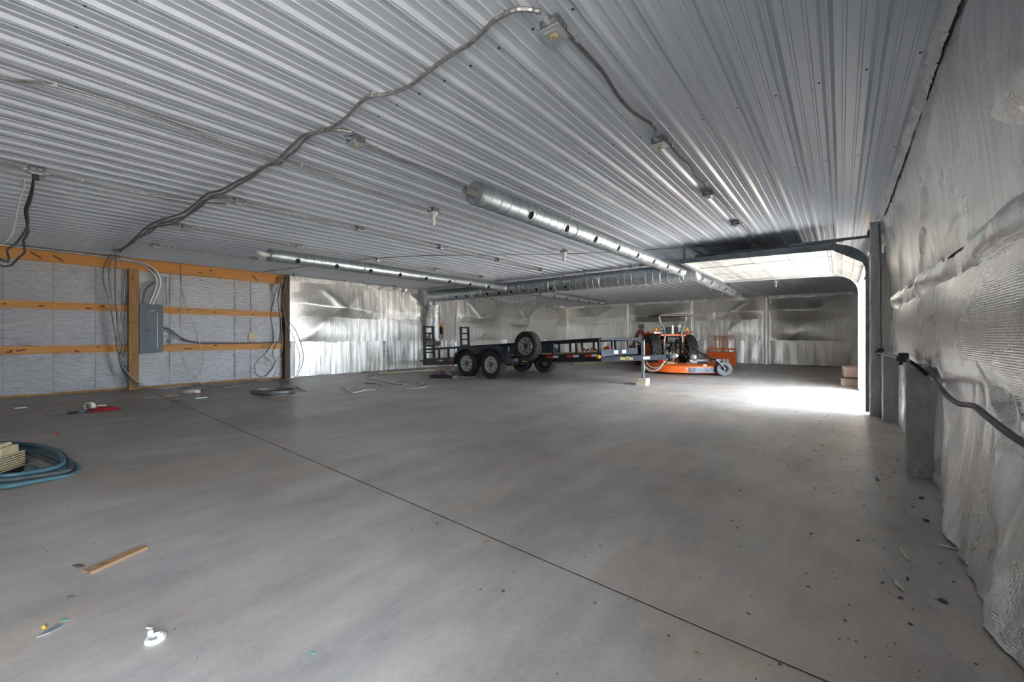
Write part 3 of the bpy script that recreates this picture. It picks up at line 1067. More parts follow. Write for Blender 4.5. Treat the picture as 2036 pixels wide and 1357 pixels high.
# branch ducts
br = [('near right', (-2.60, 2.75, 2.36), (-2.60, 8.84, 2.42), 0.102, 'perforated spiral duct branch with grey end pipe nearest the camera', [0.75 + 0.72 * k for k in range(8)], -0.5),
      ('near left', (-7.35, 2.90, 2.405), (-7.35, 8.95, 2.43), 0.100, 'perforated spiral duct branch above the bare timber wall', [0.42 + 0.70 * k for k in range(8)], -0.5),
      ('far right', (-2.50, 14.3, 2.38), (-2.50, 9.27, 2.40), 0.120, 'perforated spiral duct branch beyond the trunk toward the tractor', [0.5 + 0.8 * k for k in range(6)], 3.6),
      ('far left', (-7.35, 15.1, 2.41), (-7.35, 9.38, 2.42), 0.100, 'perforated spiral duct branch beyond the trunk above the trailer', [0.5 + 0.8 * k for k in range(6)], 3.6)]
for i, (_, A, B, r, lab, holes, ang) in enumerate(br):
    root, d, L_, a, b = spiral_duct('branch_duct', A, B, r, lab, holes, hole_ang=ang, pitch=0.14 if i < 2 else 0.10)
    root['group'] = 'branch ducts'
    # end cap
    MB().lathe((0, 0, 0), -d, [(0.0, 0.002), (r * 0.9, 0.003), (r + 0.004, 0.006), (r + 0.006, -0.03)], 28).build('end_cap', M['galv_dark'] if i < 2 else M['cover'], root, smooth=40)
    # collar where it meets the trunk
    MB().lathe(d * (L_ - 0.04), d, [(r, -0.02), (r + 0.006, -0.01), (r + 0.006, 0.02), (r + 0.03, 0.045)], 28).build('collar', M['galv'], root, smooth=40)
    if i == 0:
        p = MB()
        p.lathe((0, 0, 0), -d, [(0.048, 0.0), (0.044, 0.02), (0.040, 0.03), (0.040, 0.12), (0.031, 0.12), (0.031, 0.05), (0.0, 0.045)], 20)
        q = p.build('end_pipe', M['grey_tube'], root, smooth=40)
        MB().lathe((0, 0, 0), -d, [(0.0, 0.06), (0.030, 0.06)], 16).build('bore', M['hole'], q)
    if i == 1:
        pts = smooth_path([(0, 0, 0), (0, -0.09, 0), (-0.02, -0.13, 0.02), (-0.07, -0.15, 0.035)], 0.02)
        MB().tube(pts, 0.042, 14).build('end_pipe', M['white'], root, smooth=50)
    for t in ((0.28, 0.86) if i < 2 else (0.2, 0.7)):
        strap(root, d * (L_ * t), r, d)

# insulated drop beside the wall, ending at the framed wall opening
drop = empty('wall_duct', (-10.72, 9.42, 0.85))
tag(drop, 'foil-wrapped upright duct running down the left wall to the framed opening', 'duct')
pts = smooth_path([(0.0, 0.0, 1.28), (0.0, 0.0, 0.7), (0.0, 0.0, 0.32), (0.0, 0.03, 0.12), (-0.12, 0.16, 0.06), (-0.30, 0.34, 0.26)], 0.04)
mb = MB()
mb.tube(pts, 0.15, 22, rfun=lambda i, m: 0.15 + 0.006 * math.sin(i * 1.9) + 0.004 * math.sin(i * 4.1))
mb.build('pipe', M['foil_tape'], drop, smooth=60)
fr = empty('opening_frame', (-11.27, 10.07, 1.27))
tag(fr, 'orange timber frame round a dark round hole in the left wall', 'frame')
mb = MB()
n = 28
R0 = 0.165
poly = []
vv, ff = [], []
for k in range(n):
    t = 2 * math.pi * k / n
    c, s = math.cos(t), math.sin(t)
    q = 0.20 / max(abs(c), abs(s))
    for xx in (0.0, 0.03):
        vv += [(xx, R0 * c, R0 * s * 1.25), (xx, q * c, q * s * 1.42)]
for k in range(n):
    l = (k + 1) % n
    a0, b0 = 4 * k, 4 * l
    ff += [(a0 + 2, a0 + 3, b0 + 3, b0 + 2), (a0 + 3, a0 + 1, b0 + 1, b0 + 3), (a0, a0 + 2, b0 + 2, b0)]
mb.add(vv, ff).build('board', M['lumber'], fr)
MB().lathe((0.004, 0, 0), (1, 0, 0), [(0.0, 0.0), (0.21, 0.0)], 24).build('void', M['hole'], fr)

# ================================================================ CEILING BOXES AND CABLES
ORD = ['nearest', 'second', 'third', 'fourth', 'fifth', 'sixth', 'seventh', 'eighth']


def junction_box(loc_, label, lamp=False, rz=0.0):
    root = empty('lamp_holder' if lamp else 'outlet_box', loc_, rz)
    tag(root, label, 'lamp holder' if lamp else 'outlet box', 'bare lamp holders' if lamp else 'ceiling outlet boxes')
    mb = MB()
    s = 0.052
    mb.bx(-s, s, -s, s, -0.054, 0.0)
    bevel(mb.build('box_body', M['boxsteel'], root), 0.006)
    k = MB()
    for (x, y, dx, dy) in ((-s - 0.0008, 0.022, 1, 0), (-s - 0.0008, -0.022, 1, 0), (s + 0.0008, 0.022, 1, 0), (s + 0.0008, -0.022, 1, 0), (0.022, -s - 0.0008, 0, 1), (-0.022, -s - 0.0008, 0, 1)):
        k.lathe((x, y, -0.027), (dx, dy, 0), [(0.0, 0), (0.011, 0), (0.0115, -0.0005)], 12)
    k.build('knockouts', M['galv_dark'], root)['kind'] = 'stuff'
    if not lamp:
        c = MB()
        c.bx(-0.058, 0.058, -0.058, 0.058, -0.060, -0.054).bx(-0.036, 0.036, -0.036, 0.036, -0.067, -0.060)
        c.build('cover_plate', M['cover'], root)
        bevel(root.children[-1], 0.003)
        r = MB().lathe((0, 0, -0.067), (0, 0, -1), [(0.019, 0.0), (0.019, 0.006), (0.0165, 0.008), (0.0, 0.008)], 20).build('socket', M['ivory'], root, smooth=30)
        h = MB()
        for (x, y) in ((-0.006, 0.004), (0.006, 0.004), (0.0, -0.007)):
            h.box((x, y, -0.0752), (0.003, 0.006, 0.001))
        h.build('slot', M['hole'], r)
    else:
        MB().lathe((0, 0, -0.054), (0, 0, -1), [(0.055, 0.0), (0.058, 0.01), (0.045, 0.03), (0.024, 0.04), (0.024, 0.05), (0.0, 0.05)], 20).build('porcelain_base', M['white'], root, smooth=40)
        MB().lathe((0, 0, -0.10), (0, 0, -1), [(0.018, 0.0), (0.022, 0.02), (0.022, 0.10), (0.016, 0.115), (0.0, 0.118)], 16).build('bulb', M['white'], root, smooth=40)
    # cable connectors
    c = MB()
    for sy in (-1, 1):
        c.cyl((0, sy * s, -0.03), (0, sy * (s + 0.03), -0.03), 0.013, 10)
    c.build('connectors', M['cover'], root)['kind'] = 'stuff'
    return root


def ribbed_path(pts, step=0.014):
    return smooth_path(pts, step)


def armour(name, pts, r, label, m='mc', ribs=True, clips=(), cat='cable', group='armoured ceiling cables'):
    root = empty(name, Vector(pts[0]))
    tag(root, label, cat, group)
    o = Vector(pts[0])
    path = [p - o for p in ribbed_path(pts, 0.014 if ribs else 0.05)]
    MB().tube(path, r, 6, rfun=(lambda i, m_: r * (1.0 + (0.16 if i % 2 else -0.06))) if ribs else None).build('sheath', M[m], root, smooth=None if ribs else 60)
    for c in clips:
        q = Vector(c) - o
        MB().box((q.x, q.y, q.z + 0.006), (0.028, 0.020, 0.026)).cyl((q.x + 0.02, q.y, q.z + 0.006), (q.x + 0.02, q.y, H - 0.0215 - o.z), 0.005, 6).build('clip', M['cover'], root)
    return root


ZB = H - 0.019
cols = [(-1.15, [1.80, 3.38, 4.94, 6.45, 8.06], 'outlet box in the rightmost ceiling row'),
        (-3.05, [1.85, 3.42, 4.98, 6.54, 8.08], 'outlet box in the ceiling row beside the nearest duct'),
        (-5.48, [1.83, 3.38, 4.94, 6.50, 8.05], 'outlet box in the middle ceiling row'),
        (-7.36, [1.80, 3.38, 4.94, 6.50, 8.05], 'outlet box in the ceiling row above the left duct'),
        (-9.20, [1.82, 3.36], 'outlet box in the ceiling row left of both ducts'),
        (-10.85, [4.90, 6.30, 7.85], 'outlet box in the ceiling row along the left wall')]
for (x, ys, lab) in cols:
    for k, y in enumerate(ys):
        rz = (0.05, -0.08, 0.03, 0.06, -0.04)[k % 5]
        junction_box((x, y, ZB), ORD[k] + ' ' + lab if k else 'nearest ' + lab, False, rz)
junction_box((-5.97, 0.31, ZB), 'outlet box at the left edge with a black cord plugged in', False, 0.1)
for x, y, lab in ((-3.97, 3.46, 'white bare bulb holder left of the nearest duct end'), (-3.98, 6.58, 'white bare bulb holder midway along the nearest duct'),
                  (-3.05, 13.4, 'white bare bulb holder beyond the trunk duct, nearer one'), (-3.25, 15.9, 'white bare bulb holder beyond the trunk duct, farther one'),
                  (-1.42, 13.6, 'white bare bulb holder behind the raised door'), (-8.6, 12.2, 'white bare bulb holder above the trailer, behind the trunk')):
    junction_box((x, y, ZB), lab, True)

# rightmost row: slack dark cable looping from box to box
ZC = H - 0.045
segs = [[(1120, 58), (1142, 82), (1165, 106), (1200, 145), (1230, 192), (1258, 222), (1296, 248), (1304, 260)],
        [(1324, 284), (1334, 290), (1352, 312), (1372, 330), (1385, 352), (1400, 364), (1404, 372)],
        [(1418, 384), (1432, 394), (1446, 408), (1456, 420), (1464, 430)],
        [(1474, 444), (1484, 456), (1496, 466), (1500, 476)]]
names = ['from the nearest box', 'past the second box', 'past the third box', 'to the last box by the raised door']
for k, sg in enumerate(segs):
    pts = [at_z(px, py, ZC) for px, py in sg]
    armour('armoured_cable', pts, 0.011, 'dark armoured cable of the rightmost ceiling row ' + names[k], 'mc_dark', True, clips=[pts[1], pts[-2]])
# main bundle sweeping from the near box across to the left wall
B1 = [(1076, 24), (1050, 19), (1022, 21), (990, 36), (965, 58), (935, 86), (905, 104), (870, 128), (842, 150), (812, 172), (775, 186), (738, 192), (712, 208), (690, 232), (662, 252), (632, 262), (604, 270), (580, 290),
      (562, 308), (548, 320), (520, 334), (495, 350), (470, 362), (440, 378), (412, 386), (385, 408), (362, 424), (338, 432), (315, 440), (292, 452), (272, 470), (252, 488), (232, 500)]
armour('armoured_cable', [at_z(px, py, ZC) for px, py in B1], 0.0115, 'armoured cable curving from the nearest box across the ceiling to the timber wall', 'mc', True,
       clips=[at_z(993, 34, ZC), at_z(740, 191, ZC), at_z(545, 321, ZC), at_z(412, 386, ZC)])
B2 = [(700, 262), (672, 258), (640, 262), (610, 275), (590, 298), (572, 312), (556, 326), (530, 331), (505, 350), (478, 366), (446, 384), (420, 391), (398, 412), (370, 430), (345, 437), (318, 447), (296, 458), (268, 480), (244, 496), (226, 502)]
armour('armoured_cable', [at_z(px, py, ZC + 0.002) for px, py in B2], 0.0105, 'armoured cable from the box by the nearest duct row to the timber wall', 'mc', True, clips=[at_z(636, 263, ZC)])
B3 = [(455, 394), (425, 394), (400, 404), (378, 424), (352, 441), (322, 443), (300, 462), (276, 474), (250, 492), (222, 498)]
armour('armoured_cable', [at_z(px, py, ZC - 0.004) for px, py in B3], 0.0105, 'armoured cable from the middle row box to the timber wall', 'mc', True)
B4 = [(360, 445), (335, 447), (310, 452), (285, 458), (270, 476), (256, 484), (238, 503)]
armour('armoured_cable', [at_z(px, py, ZC - 0.004) for px, py in B4], 0.0105, 'armoured cable from the left duct row box to the timber wall', 'mc', True)
# straight runs
C1 = [(-4.03, -0.4), (-4.0, 0.06), (-3.87, 0.28), (-3.86, 0.8), (-3.93, 1.3), (-3.89, 1.81), (-3.95, 2.4), (-3.96, 3.0), (-3.97, 3.40)]
armour('armoured_cable', [(x, y, ZC) for x, y in C1], 0.0095, 'bright armoured cable from the left edge to the white bulb holder', 'mc', True, clips=[(-3.87, 0.28, ZC), (-3.89, 1.81, ZC), (-3.96, 3.1, ZC)])
armour('armoured_cable', [(-3.97, 3.52, ZC), (-3.95, 4.4, ZC), (-4.0, 5.4, ZC), (-3.98, 6.52, ZC)], 0.009, 'armoured cable between the two bulb holders left of the nearest duct', 'mc', False)
armour('armoured_cable', [(-5.95, -0.3, ZC), (-5.97, 0.0, ZC), (-5.97, 0.26, ZC)], 0.0095, 'armoured cable entering the left edge box', 'mc', True)
armour('armoured_cable', [(-5.97, 0.37, ZC), (-6.02, 0.9, ZC), (-5.9, 1.5, ZC), (-5.7, 1.78, ZC)], 0.0095, 'armoured cable from the left edge box toward the middle row', 'mc', False, clips=[(-5.99, 0.62, ZC)])
for (x, ys, lab) in cols[1:]:
    for k in range(len(ys) - 1):
        y0, y1 = ys[k] + 0.06, ys[k + 1] - 0.06
        w = 0.03 * math.sin(x * 3 + k * 2)
        armour('armoured_cable', [(x, y0, ZC), (x + w, y0 + 0.35, ZC), (x - w, (y0 + y1) / 2, ZC - 0.004), (x + w * 0.7, y1 - 0.3, ZC), (x, y1, ZC)], 0.009,
               'armoured cable between ' + ('nearest' if k == 0 else ORD[k]) + ' and ' + ORD[k + 1] + ' box, ' + lab.replace('outlet box in the ', ''), 'mc', False,
               clips=[(x, y0 + 0.12, ZC), (x, y1 - 0.12, ZC)])
# thin black cable strung across the ceiling, tractor side wiring
armour('cable', [(-11.0, 4.2, H - 0.03), (-9.8, 4.35, H - 0.05), (-8.4, 4.6, H - 0.04), (-6.6, 5.1, H - 0.05), (-4.9, 6.3, H - 0.04), (-3.7, 7.0, H - 0.05), (-2.3, 7.6, H - 0.04), (-1.4, 7.9, H - 0.04)], 0.006,
       'thin black cable strung across the ceiling above both ducts', 'mc_dark', False, group='loose ceiling wires')
armour('cable', [(-5.6, 9.5, H - 0.05), (-5.0, 10.2, H - 0.08), (-4.7, 11.0, H - 0.05), (-4.3, 11.6, H - 0.07), (-4.1, 12.3, H - 0.05)], 0.007, 'white cable looped under the ceiling beyond the trunk duct', 'cable_white', False, group='loose ceiling wires')
armour('cable', [(-2.35, 9.3, H - 0.06), (-2.1, 9.9, H - 0.10), (-1.9, 10.5, H - 0.07), (-1.7, 10.9, H - 0.05)], 0.008, 'white cable from the trunk end to the raised door', 'cable_white', False, group='loose ceiling wires')
armour('cable', [(-5.3, 8.70, H - 0.02), (-5.3, 8.72, 2.35), (-5.2, 8.72, 2.18), (-5.05, 8.72, 2.3), (-5.0, 8.72, H - 0.03)], 0.006, 'dark wire loop hanging beside the trunk duct', 'mc_dark', False, group='loose ceiling wires')
armour('cable', [(-4.75, 8.70, H - 0.02), (-4.72, 8.72, 2.45), (-4.9, 8.72, 2.3), (-4.95, 8.72, 2.22)], 0.006, 'short dark wire tail hanging beside the trunk duct', 'mc_dark', False, group='loose ceiling wires')
# black cord hanging at the left edge
c0 = empty('extension_cord', (-5.97, 0.31, H - 0.09))
tag(c0, 'black cord hanging in a loop from the left edge ceiling box', 'cord')
pl = [(66, 338), (66, 372), (60, 402), (54, 420), (56, 440), (50, 460), (30, 486), (14, 497), (18, 512), (16, 522), (0, 516), (-40, 490)]
pr = [(68, 340), (64, 372), (57, 396), (50, 420), (56, 462), (47, 478), (49, 503), (38, 512), (22, 528), (8, 530), (-20, 520)]
for q, dx in ((pl, 0.0), (pr, 0.02)):
    pts = [at_x(px, py, -5.97 - dx) - c0.location for px, py in q]
    MB().tube(smooth_path(pts, 0.03), 0.0085, 8).build('cord', M['cord_black'], c0, smooth=60)
MB().bx(-0.02, 0.02, -0.02, 0.02, -0.045, 0.012).build('plug', M['cord_black'], c0)
armour('cable', [(-5.9, -0.2, H - 0.03), (-6.15, 0.1, H - 0.05), (-6.35, 0.25, H - 0.06), (-6.4, 0.22, 2.4), (-6.5, 0.18, 2.1), (-6.45, 0.12, 1.98)], 0.008, 'pale cable drooping behind the black cord at left', 'cable_grey', False, group='loose ceiling wires')

# ================================================================ LEFT WALL ELECTRICS
XP = XL + 0.20
panel = empty('breaker_panel', (XL + 0.08, 2.155, 0.74))
tag(panel, 'grey steel breaker panel mounted beside the timber post', 'electrical panel')
bevel(MB().bx(0.0, 0.10, -0.18, 0.18, 0.02, 0.98).build('cabinet', M['panel_grey'], panel), 0.004)
bevel(MB().bx(0.10, 0.108, -0.19, 0.19, 0.0, 1.0).build('cover', M['panel_grey'], panel), 0.003)
dr = bevel(MB().bx(0.108, 0.116, -0.095, 0.085, 0.09, 0.83).build('door', M['panel_grey'], panel), 0.003)
bevel(MB().bx(0.116, 0.122, -0.075, -0.03, 0.44, 0.475).build('latch', M['steel_blue'], dr), 0.002)
MB().bx(0.108, 0.119, 0.087, 0.094, 0.09, 0.83).build('hinge_edge', M['cover'], dr)
mb = MB()
for z in (0.20, 0.46, 0.72):
    mb.bx(0.112, 0.124, 0.086, 0.097, z, z + 0.02)
mb.build('hinge_pin', M['white'], dr)
lb = MB().bx(0.108, 0.1095, -0.05, 0.045, 0.855, 0.885).build('name_plate', M['steel_blue'], panel)
MB().bx(0.1095, 0.1100, -0.047, 0.025, 0.859, 0.864).bx(0.1095, 0.11, -0.047, 0.025, 0.877, 0.881).bx(0.1095, 0.1102, 0.026, 0.038, 0.857, 0.883).build('plate_mark', M['white'], lb)
for (y, z) in ((-0.17, 0.02), (-0.17, 0.5), (-0.17, 0.975), (0.17, 0.02), (0.17, 0.5), (0.17, 0.975)):
    MB().lathe((0.108, y, z), (1, 0, 0), [(0.006, 0), (0.005, 0.003), (0, 0.0035)], 8).build('screw', M['cover'], panel)


def run(name, pts, r, m, label, group=None, cat='cable', step=0.04, n=8):
    o = Vector(pts[0])
    ob = MB().tube([p - o for p in smooth_path(pts, step)], r, n).build(name, M[m], None, smooth=60, loc=o)
    tag(ob, label, cat, group)
    return ob


xw = XL + 0.17
run('conduit', [(xw, YF + 0.1, 2.635), (xw, 0.2, 2.63), (xw, 1.3, 2.62), (xw, 1.75, 2.615), (xw + 0.01, 2.05, 2.57), (xw + 0.02, 2.24, 2.42), (xw + 0.01, 2.30, 2.2), (xw - 0.03, 2.25, 1.95), (XL + 0.14, 2.17, 1.72)], 0.020, 'galv',
    'steel conduit along the header beam bending down to the breaker panel', 'conduits into the panel', 'conduit')
run('conduit', [(xw, 1.55, 2.60), (xw + 0.01, 1.95, 2.56), (xw + 0.02, 2.18, 2.38), (xw + 0.01, 2.245, 2.2), (xw - 0.03, 2.19, 1.95), (XL + 0.14, 2.11, 1.72)], 0.016, 'galv',
    'thinner steel conduit bending beside the first into the breaker panel', 'conduits into the panel', 'conduit')
run('conduit', [(xw - 0.02, 2.20, 2.2), (xw - 0.03, 2.06, 2.02), (XL + 0.13, 2.02, 1.72)], 0.020, 'mc_dark', 'dark flexible conduit curving into the panel top', 'conduits into the panel', 'conduit')
run('cable', [(XL + 0.09, 2.40, 2.35), (XL + 0.08, 2.42, 1.9), (XL + 0.07, 2.43, 1.74)], 0.008, 'mc_dark', 'thin dark cable dropping right of the panel conduits', 'wall cables')
run('cable', [(XL + 0.14, 2.34, 1.26), (XL + 0.14, 2.46, 1.22), (XL + 0.13, 2.66, 1.05), (XL + 0.11, 2.9, 0.95), (XL + 0.1, 3.3, 0.925), (XL + 0.1, 4.2, 0.925), (XL + 0.1, 4.7, 0.93)], 0.018, 'mc_dark',
    'thick dark cable from the panel side along the lower girt', 'wall cables')
run('cable', [(XL + 0.14, 2.34, 1.03), (XL + 0.15, 2.40, 1.06), (XL + 0.16, 2.42, 1.0), (XL + 0.15, 2.38, 0.96), (XL + 0.15, 2.44, 0.93), (XL + 0.15, 2.40, 0.88)], 0.006, 'mc_dark', 'curled thin wire beside the panel', 'wall cables')

# hanging grey cables at the post
xp = XL + 0.22
hang = [[(236, 497), (220, 508), (207, 530), (206, 560), (214, 590), (222, 625), (228, 665), (236, 700), (240, 720), (250, 745), (270, 764), (290, 772)],
        [(240, 497), (226, 512), (216, 540), (220, 580), (224, 625), (230, 680), (236, 712), (246, 735), (268, 756), (292, 768)],
        [(238, 496), (232, 512), (228, 560), (230, 610), (235, 660), (240, 700), (236, 715), (250, 752), (275, 772)],
        [(240, 498), (228, 520), (231, 570), (234, 630), (233, 690), (243, 728), (262, 750), (285, 766)],
        [(238, 497), (238, 510), (245, 545), (248, 575), (242, 640), (246, 690), (238, 716), (256, 744), (275, 762)]]
hl = ['leftmost grey cable of the bundle hanging at the timber post', 'second grey cable of the bundle hanging at the timber post', 'middle grey cable of the bundle hanging at the timber post',
      'fourth grey cable of the bundle hanging at the timber post', 'rightmost grey cable of the bundle hanging at the timber post']
for k, sg in enumerate(hang):
    pts = [at_x(px, py, xp + 0.015 * k) for px, py in sg]
    pts = [Vector((p.x, p.y, max(p.z, 0.012))) for p in pts]
    run('cable', pts, 0.0085, 'cable_grey' if k % 2 else 'mc', hl[k], 'cables hanging at the post', n=6)
# pair hanging from the header
pts = [at_x(px, py, xp) for px, py in [(359, 524), (359, 560), (357, 620), (357, 665), (362, 705), (368, 730), (382, 750), (400, 762), (412, 766)]]
run('cable', pts, 0.008, 'mc', 'left strand of the cable loop hanging from the header beam', 'cables hanging from the header', n=6)
pts = [at_x(px, py, xp + 0.02) for px, py in [(360, 524), (361, 565), (370, 605), (386, 650), (399, 690), (403, 720), (396, 742), (384, 757)]]
run('cable', pts, 0.008, 'mc', 'right strand of the cable loop hanging from the header beam', 'cables hanging from the header', n=6)
# bundle at the end post
bl = [[(568, 548), (556, 556), (546, 590), (538, 625), (543, 660), (542, 680), (530, 700), (514, 715), (506, 728), (510, 745), (520, 752)],
      [(570, 546), (558, 558), (552, 590), (556, 630), (556, 665), (548, 680), (536, 690), (527, 702), (528, 712), (538, 718), (540, 730), (530, 745), (516, 752)],
      [(566, 550), (558, 565), (553, 600), (558, 640), (555, 675), (550, 684), (542, 700), (546, 720), (540, 735), (528, 748)],
      [(570, 545), (560, 560), (558, 600), (560, 650), (562, 690), (556, 708), (549, 718), (550, 735), (545, 750), (556, 762)],
      [(570, 548), (562, 570), (562, 610), (575, 640), (588, 658), (600, 690), (603, 715), (597, 735), (590, 748)],
      [(568, 552), (564, 600), (568, 640), (580, 662), (594, 700), (596, 725), (590, 742)]]
bn = ['leftmost dark wire', 'second dark wire', 'third dark wire', 'fourth dark wire', 'looping right-hand dark wire', 'inner right-hand dark wire']
for k, sg in enumerate(bl):
    pts = [at_x(px, py, XL + 0.24 + 0.02 * k) for px, py in sg]
    pts = [Vector((p.x, p.y, max(p.z, 0.01))) for p in pts]
    run('cable', pts, 0.008, 'mc_dark' if k % 2 == 0 else 'cable_grey', bn[k] + ' of the bundle draped down the end post', 'wires at the end post', n=6)
# cables lying along the floor under the bare wall
fl_ = [([(268, 762), (300, 772), (340, 770), (372, 768), (400, 762), (412, 770), (440, 772), (480, 766)], 'cable_grey', 'grey cable snaking on the floor below the breaker panel'),
       ([(275, 768), (320, 774), (360, 771), (390, 775), (420, 776), (452, 770), (480, 764), (510, 760)], 'mc', 'armoured cable lying on the floor along the bare wall'),
       ([(380, 768), (410, 764), (420, 772), (460, 768), (500, 756), (530, 752), (560, 756), (575, 762), (560, 768)], 'mc_dark', 'dark cable tangled on the floor before the end post'),
       ([(470, 764), (500, 757), (525, 753), (545, 757), (565, 759), (577, 763)], 'cable_grey', 'short grey cable on the floor before the end post'),
       ([(556, 762), (566, 772), (577, 777), (578, 783), (566, 786), (540, 788), (505, 786)], 'mc', 'armoured cable end running into the floor coil'),
       ([(582, 773), (590, 769), (600, 776), (608, 779), (596, 786), (575, 788)], 'cable_grey', 'kinked cable tail right of the floor coil'),
       ([(680, 769), (692, 778), (702, 781), (715, 779), (728, 776), (746, 775)], 'cable_white', 'short white wire bowed on the open floor'),
       ([(725, 762), (745, 763), (758, 766)], 'mc_dark', 'short dark wire offcut on the open floor'),
       ([(742, 747), (732, 750), (730, 754), (745, 756), (755, 757), (775, 763), (800, 765)], 'mc_dark', 'dark hooked wire on the floor before the lumber'),
       ([(792, 759), (812, 760), (830, 762), (850, 767), (838, 771), (818, 773), (800, 773)], 'cable_grey', 'grey hooked wire on the floor left of the trailer'),
       ([(835, 757), (838, 760), (842, 763), (836, 764), (834, 759)], 'cable_white', 'small white wire loop on the floor left of the trailer')]
for sg, m, lab in fl_:
    run('loose_wire', [Vector((max(p.x, -11.13), p.y, p.z)) for p in (at_z(px, py, 0.009) for px, py in sg)], 0.0075, m, lab, 'wires on the floor', n=6)
# coil of cable on the floor
c = at_z(545, 781, 0)
coil = empty('cable_coil', c)
tag(coil, 'flat coil of silver cable on the floor before the end post', 'cable coil')
R_ = random.Random(3)
for k in range(9):
    pts = []
    ra = 0.33 + 0.012 * k
    for i in range(40):
        t = 2 * math.pi * i / 40
        pts.append(((ra + 0.025 * math.sin(3 * t + k)) * math.cos(t) + 0.02 * math.sin(k * 2.1), (ra * 0.8 + 0.02 * math.sin(2 * t + k * 1.7)) * math.sin(t) + 0.02 * math.cos(k * 1.3), 0.012 + 0.011 * (k % 5) + 0.006 * math.sin(2 * t + k)))
    MB().tube(pts, 0.0085, 6, closed=True).build('loop', M['mc'] if k % 3 else M['mc_dark'], coil, smooth=60)

# ---- right wall electrics
pc = [(0.45, 4.97, 0.862)] + [at_y(px, py, 4.33) for px, py in ((1812, 720), (1830, 734), (1846, 748))] \
    + [at_x(px, py, 0.435) for px, py in ((1866, 768), (1886, 790), (1906, 803), (1936, 808), (1962, 828), (2000, 858), (2036, 882))] + [(0.43, 1.3, 0.74), (0.43, 0.4, 0.72), (0.43, -0.6, 0.72)]
run('power_cable', pc, 0.012, 'cord_black', 'thick black cable running along the right foil wall', None, 'cable')


def wall_box(loc_, label, s=0.05):
    root = empty('cable_box', loc_)
    tag(root, label, 'outlet box', 'right wall boxes')
    bevel(MB().bx(-0.035, 0.03, -s, s, -s, s).build('box_body', M['steel_blue'], root), 0.004)
    MB().lathe((-0.035, 0, 0), (-1, 0, 0), [(0.022, 0), (0.022, 0.012), (0.0, 0.012)], 14).build('socket', M['black'], root, smooth=30)
    return root


wall_box((0.43, 5.02, 0.87), 'black cable box on the right wall where the thick cable starts', 0.052)
wall_box((0.40, 7.22, 0.87), 'small black box on the right wall near the door jamb', 0.045)
run('cable', [(0.41, 7.24, 0.9), (0.40, 7.26, 1.4), (0.40, 7.28, 2.0), (0.39, 7.3, 2.55)], 0.008, 'mc_dark', 'dark cable rising from the small box by the door jamb', 'right wall cables')
run('cable', [(0.40, 7.15, 0.87), (0.36, 6.9, 0.862), (0.40, 6.4, 0.858), (0.44, 5.6, 0.86), (0.43, 5.1, 0.868)], 0.009, 'mc_dark', 'dark cable linking the two right wall boxes', 'right wall cables')
ou = empty('wall_outlet', (0.50, 2.19, 0.79))
tag(ou, 'white double outlet plate at the right edge of the foil wall', 'outlet')
bevel(MB().bx(-0.006, 0.03, -0.06, 0.06, -0.06, 0.06).build('plate', M['cover'], ou), 0.003)
for y in (-0.027, 0.027):
    r = MB().lathe((-0.006, y, 0), (-1, 0, 0), [(0.021, 0), (0.021, 0.004), (0.0, 0.005)], 16).build('receptacle', M['white'], ou, smooth=30)
    MB().box((-0.0115, y - 0.007, 0.004), (0.001, 0.003, 0.010)).box((-0.0115, y + 0.007, 0.004), (0.001, 0.003, 0.010)).box((-0.0115, y, -0.011), (0.001, 0.005, 0.005)).build('slot', M['hole'], r)

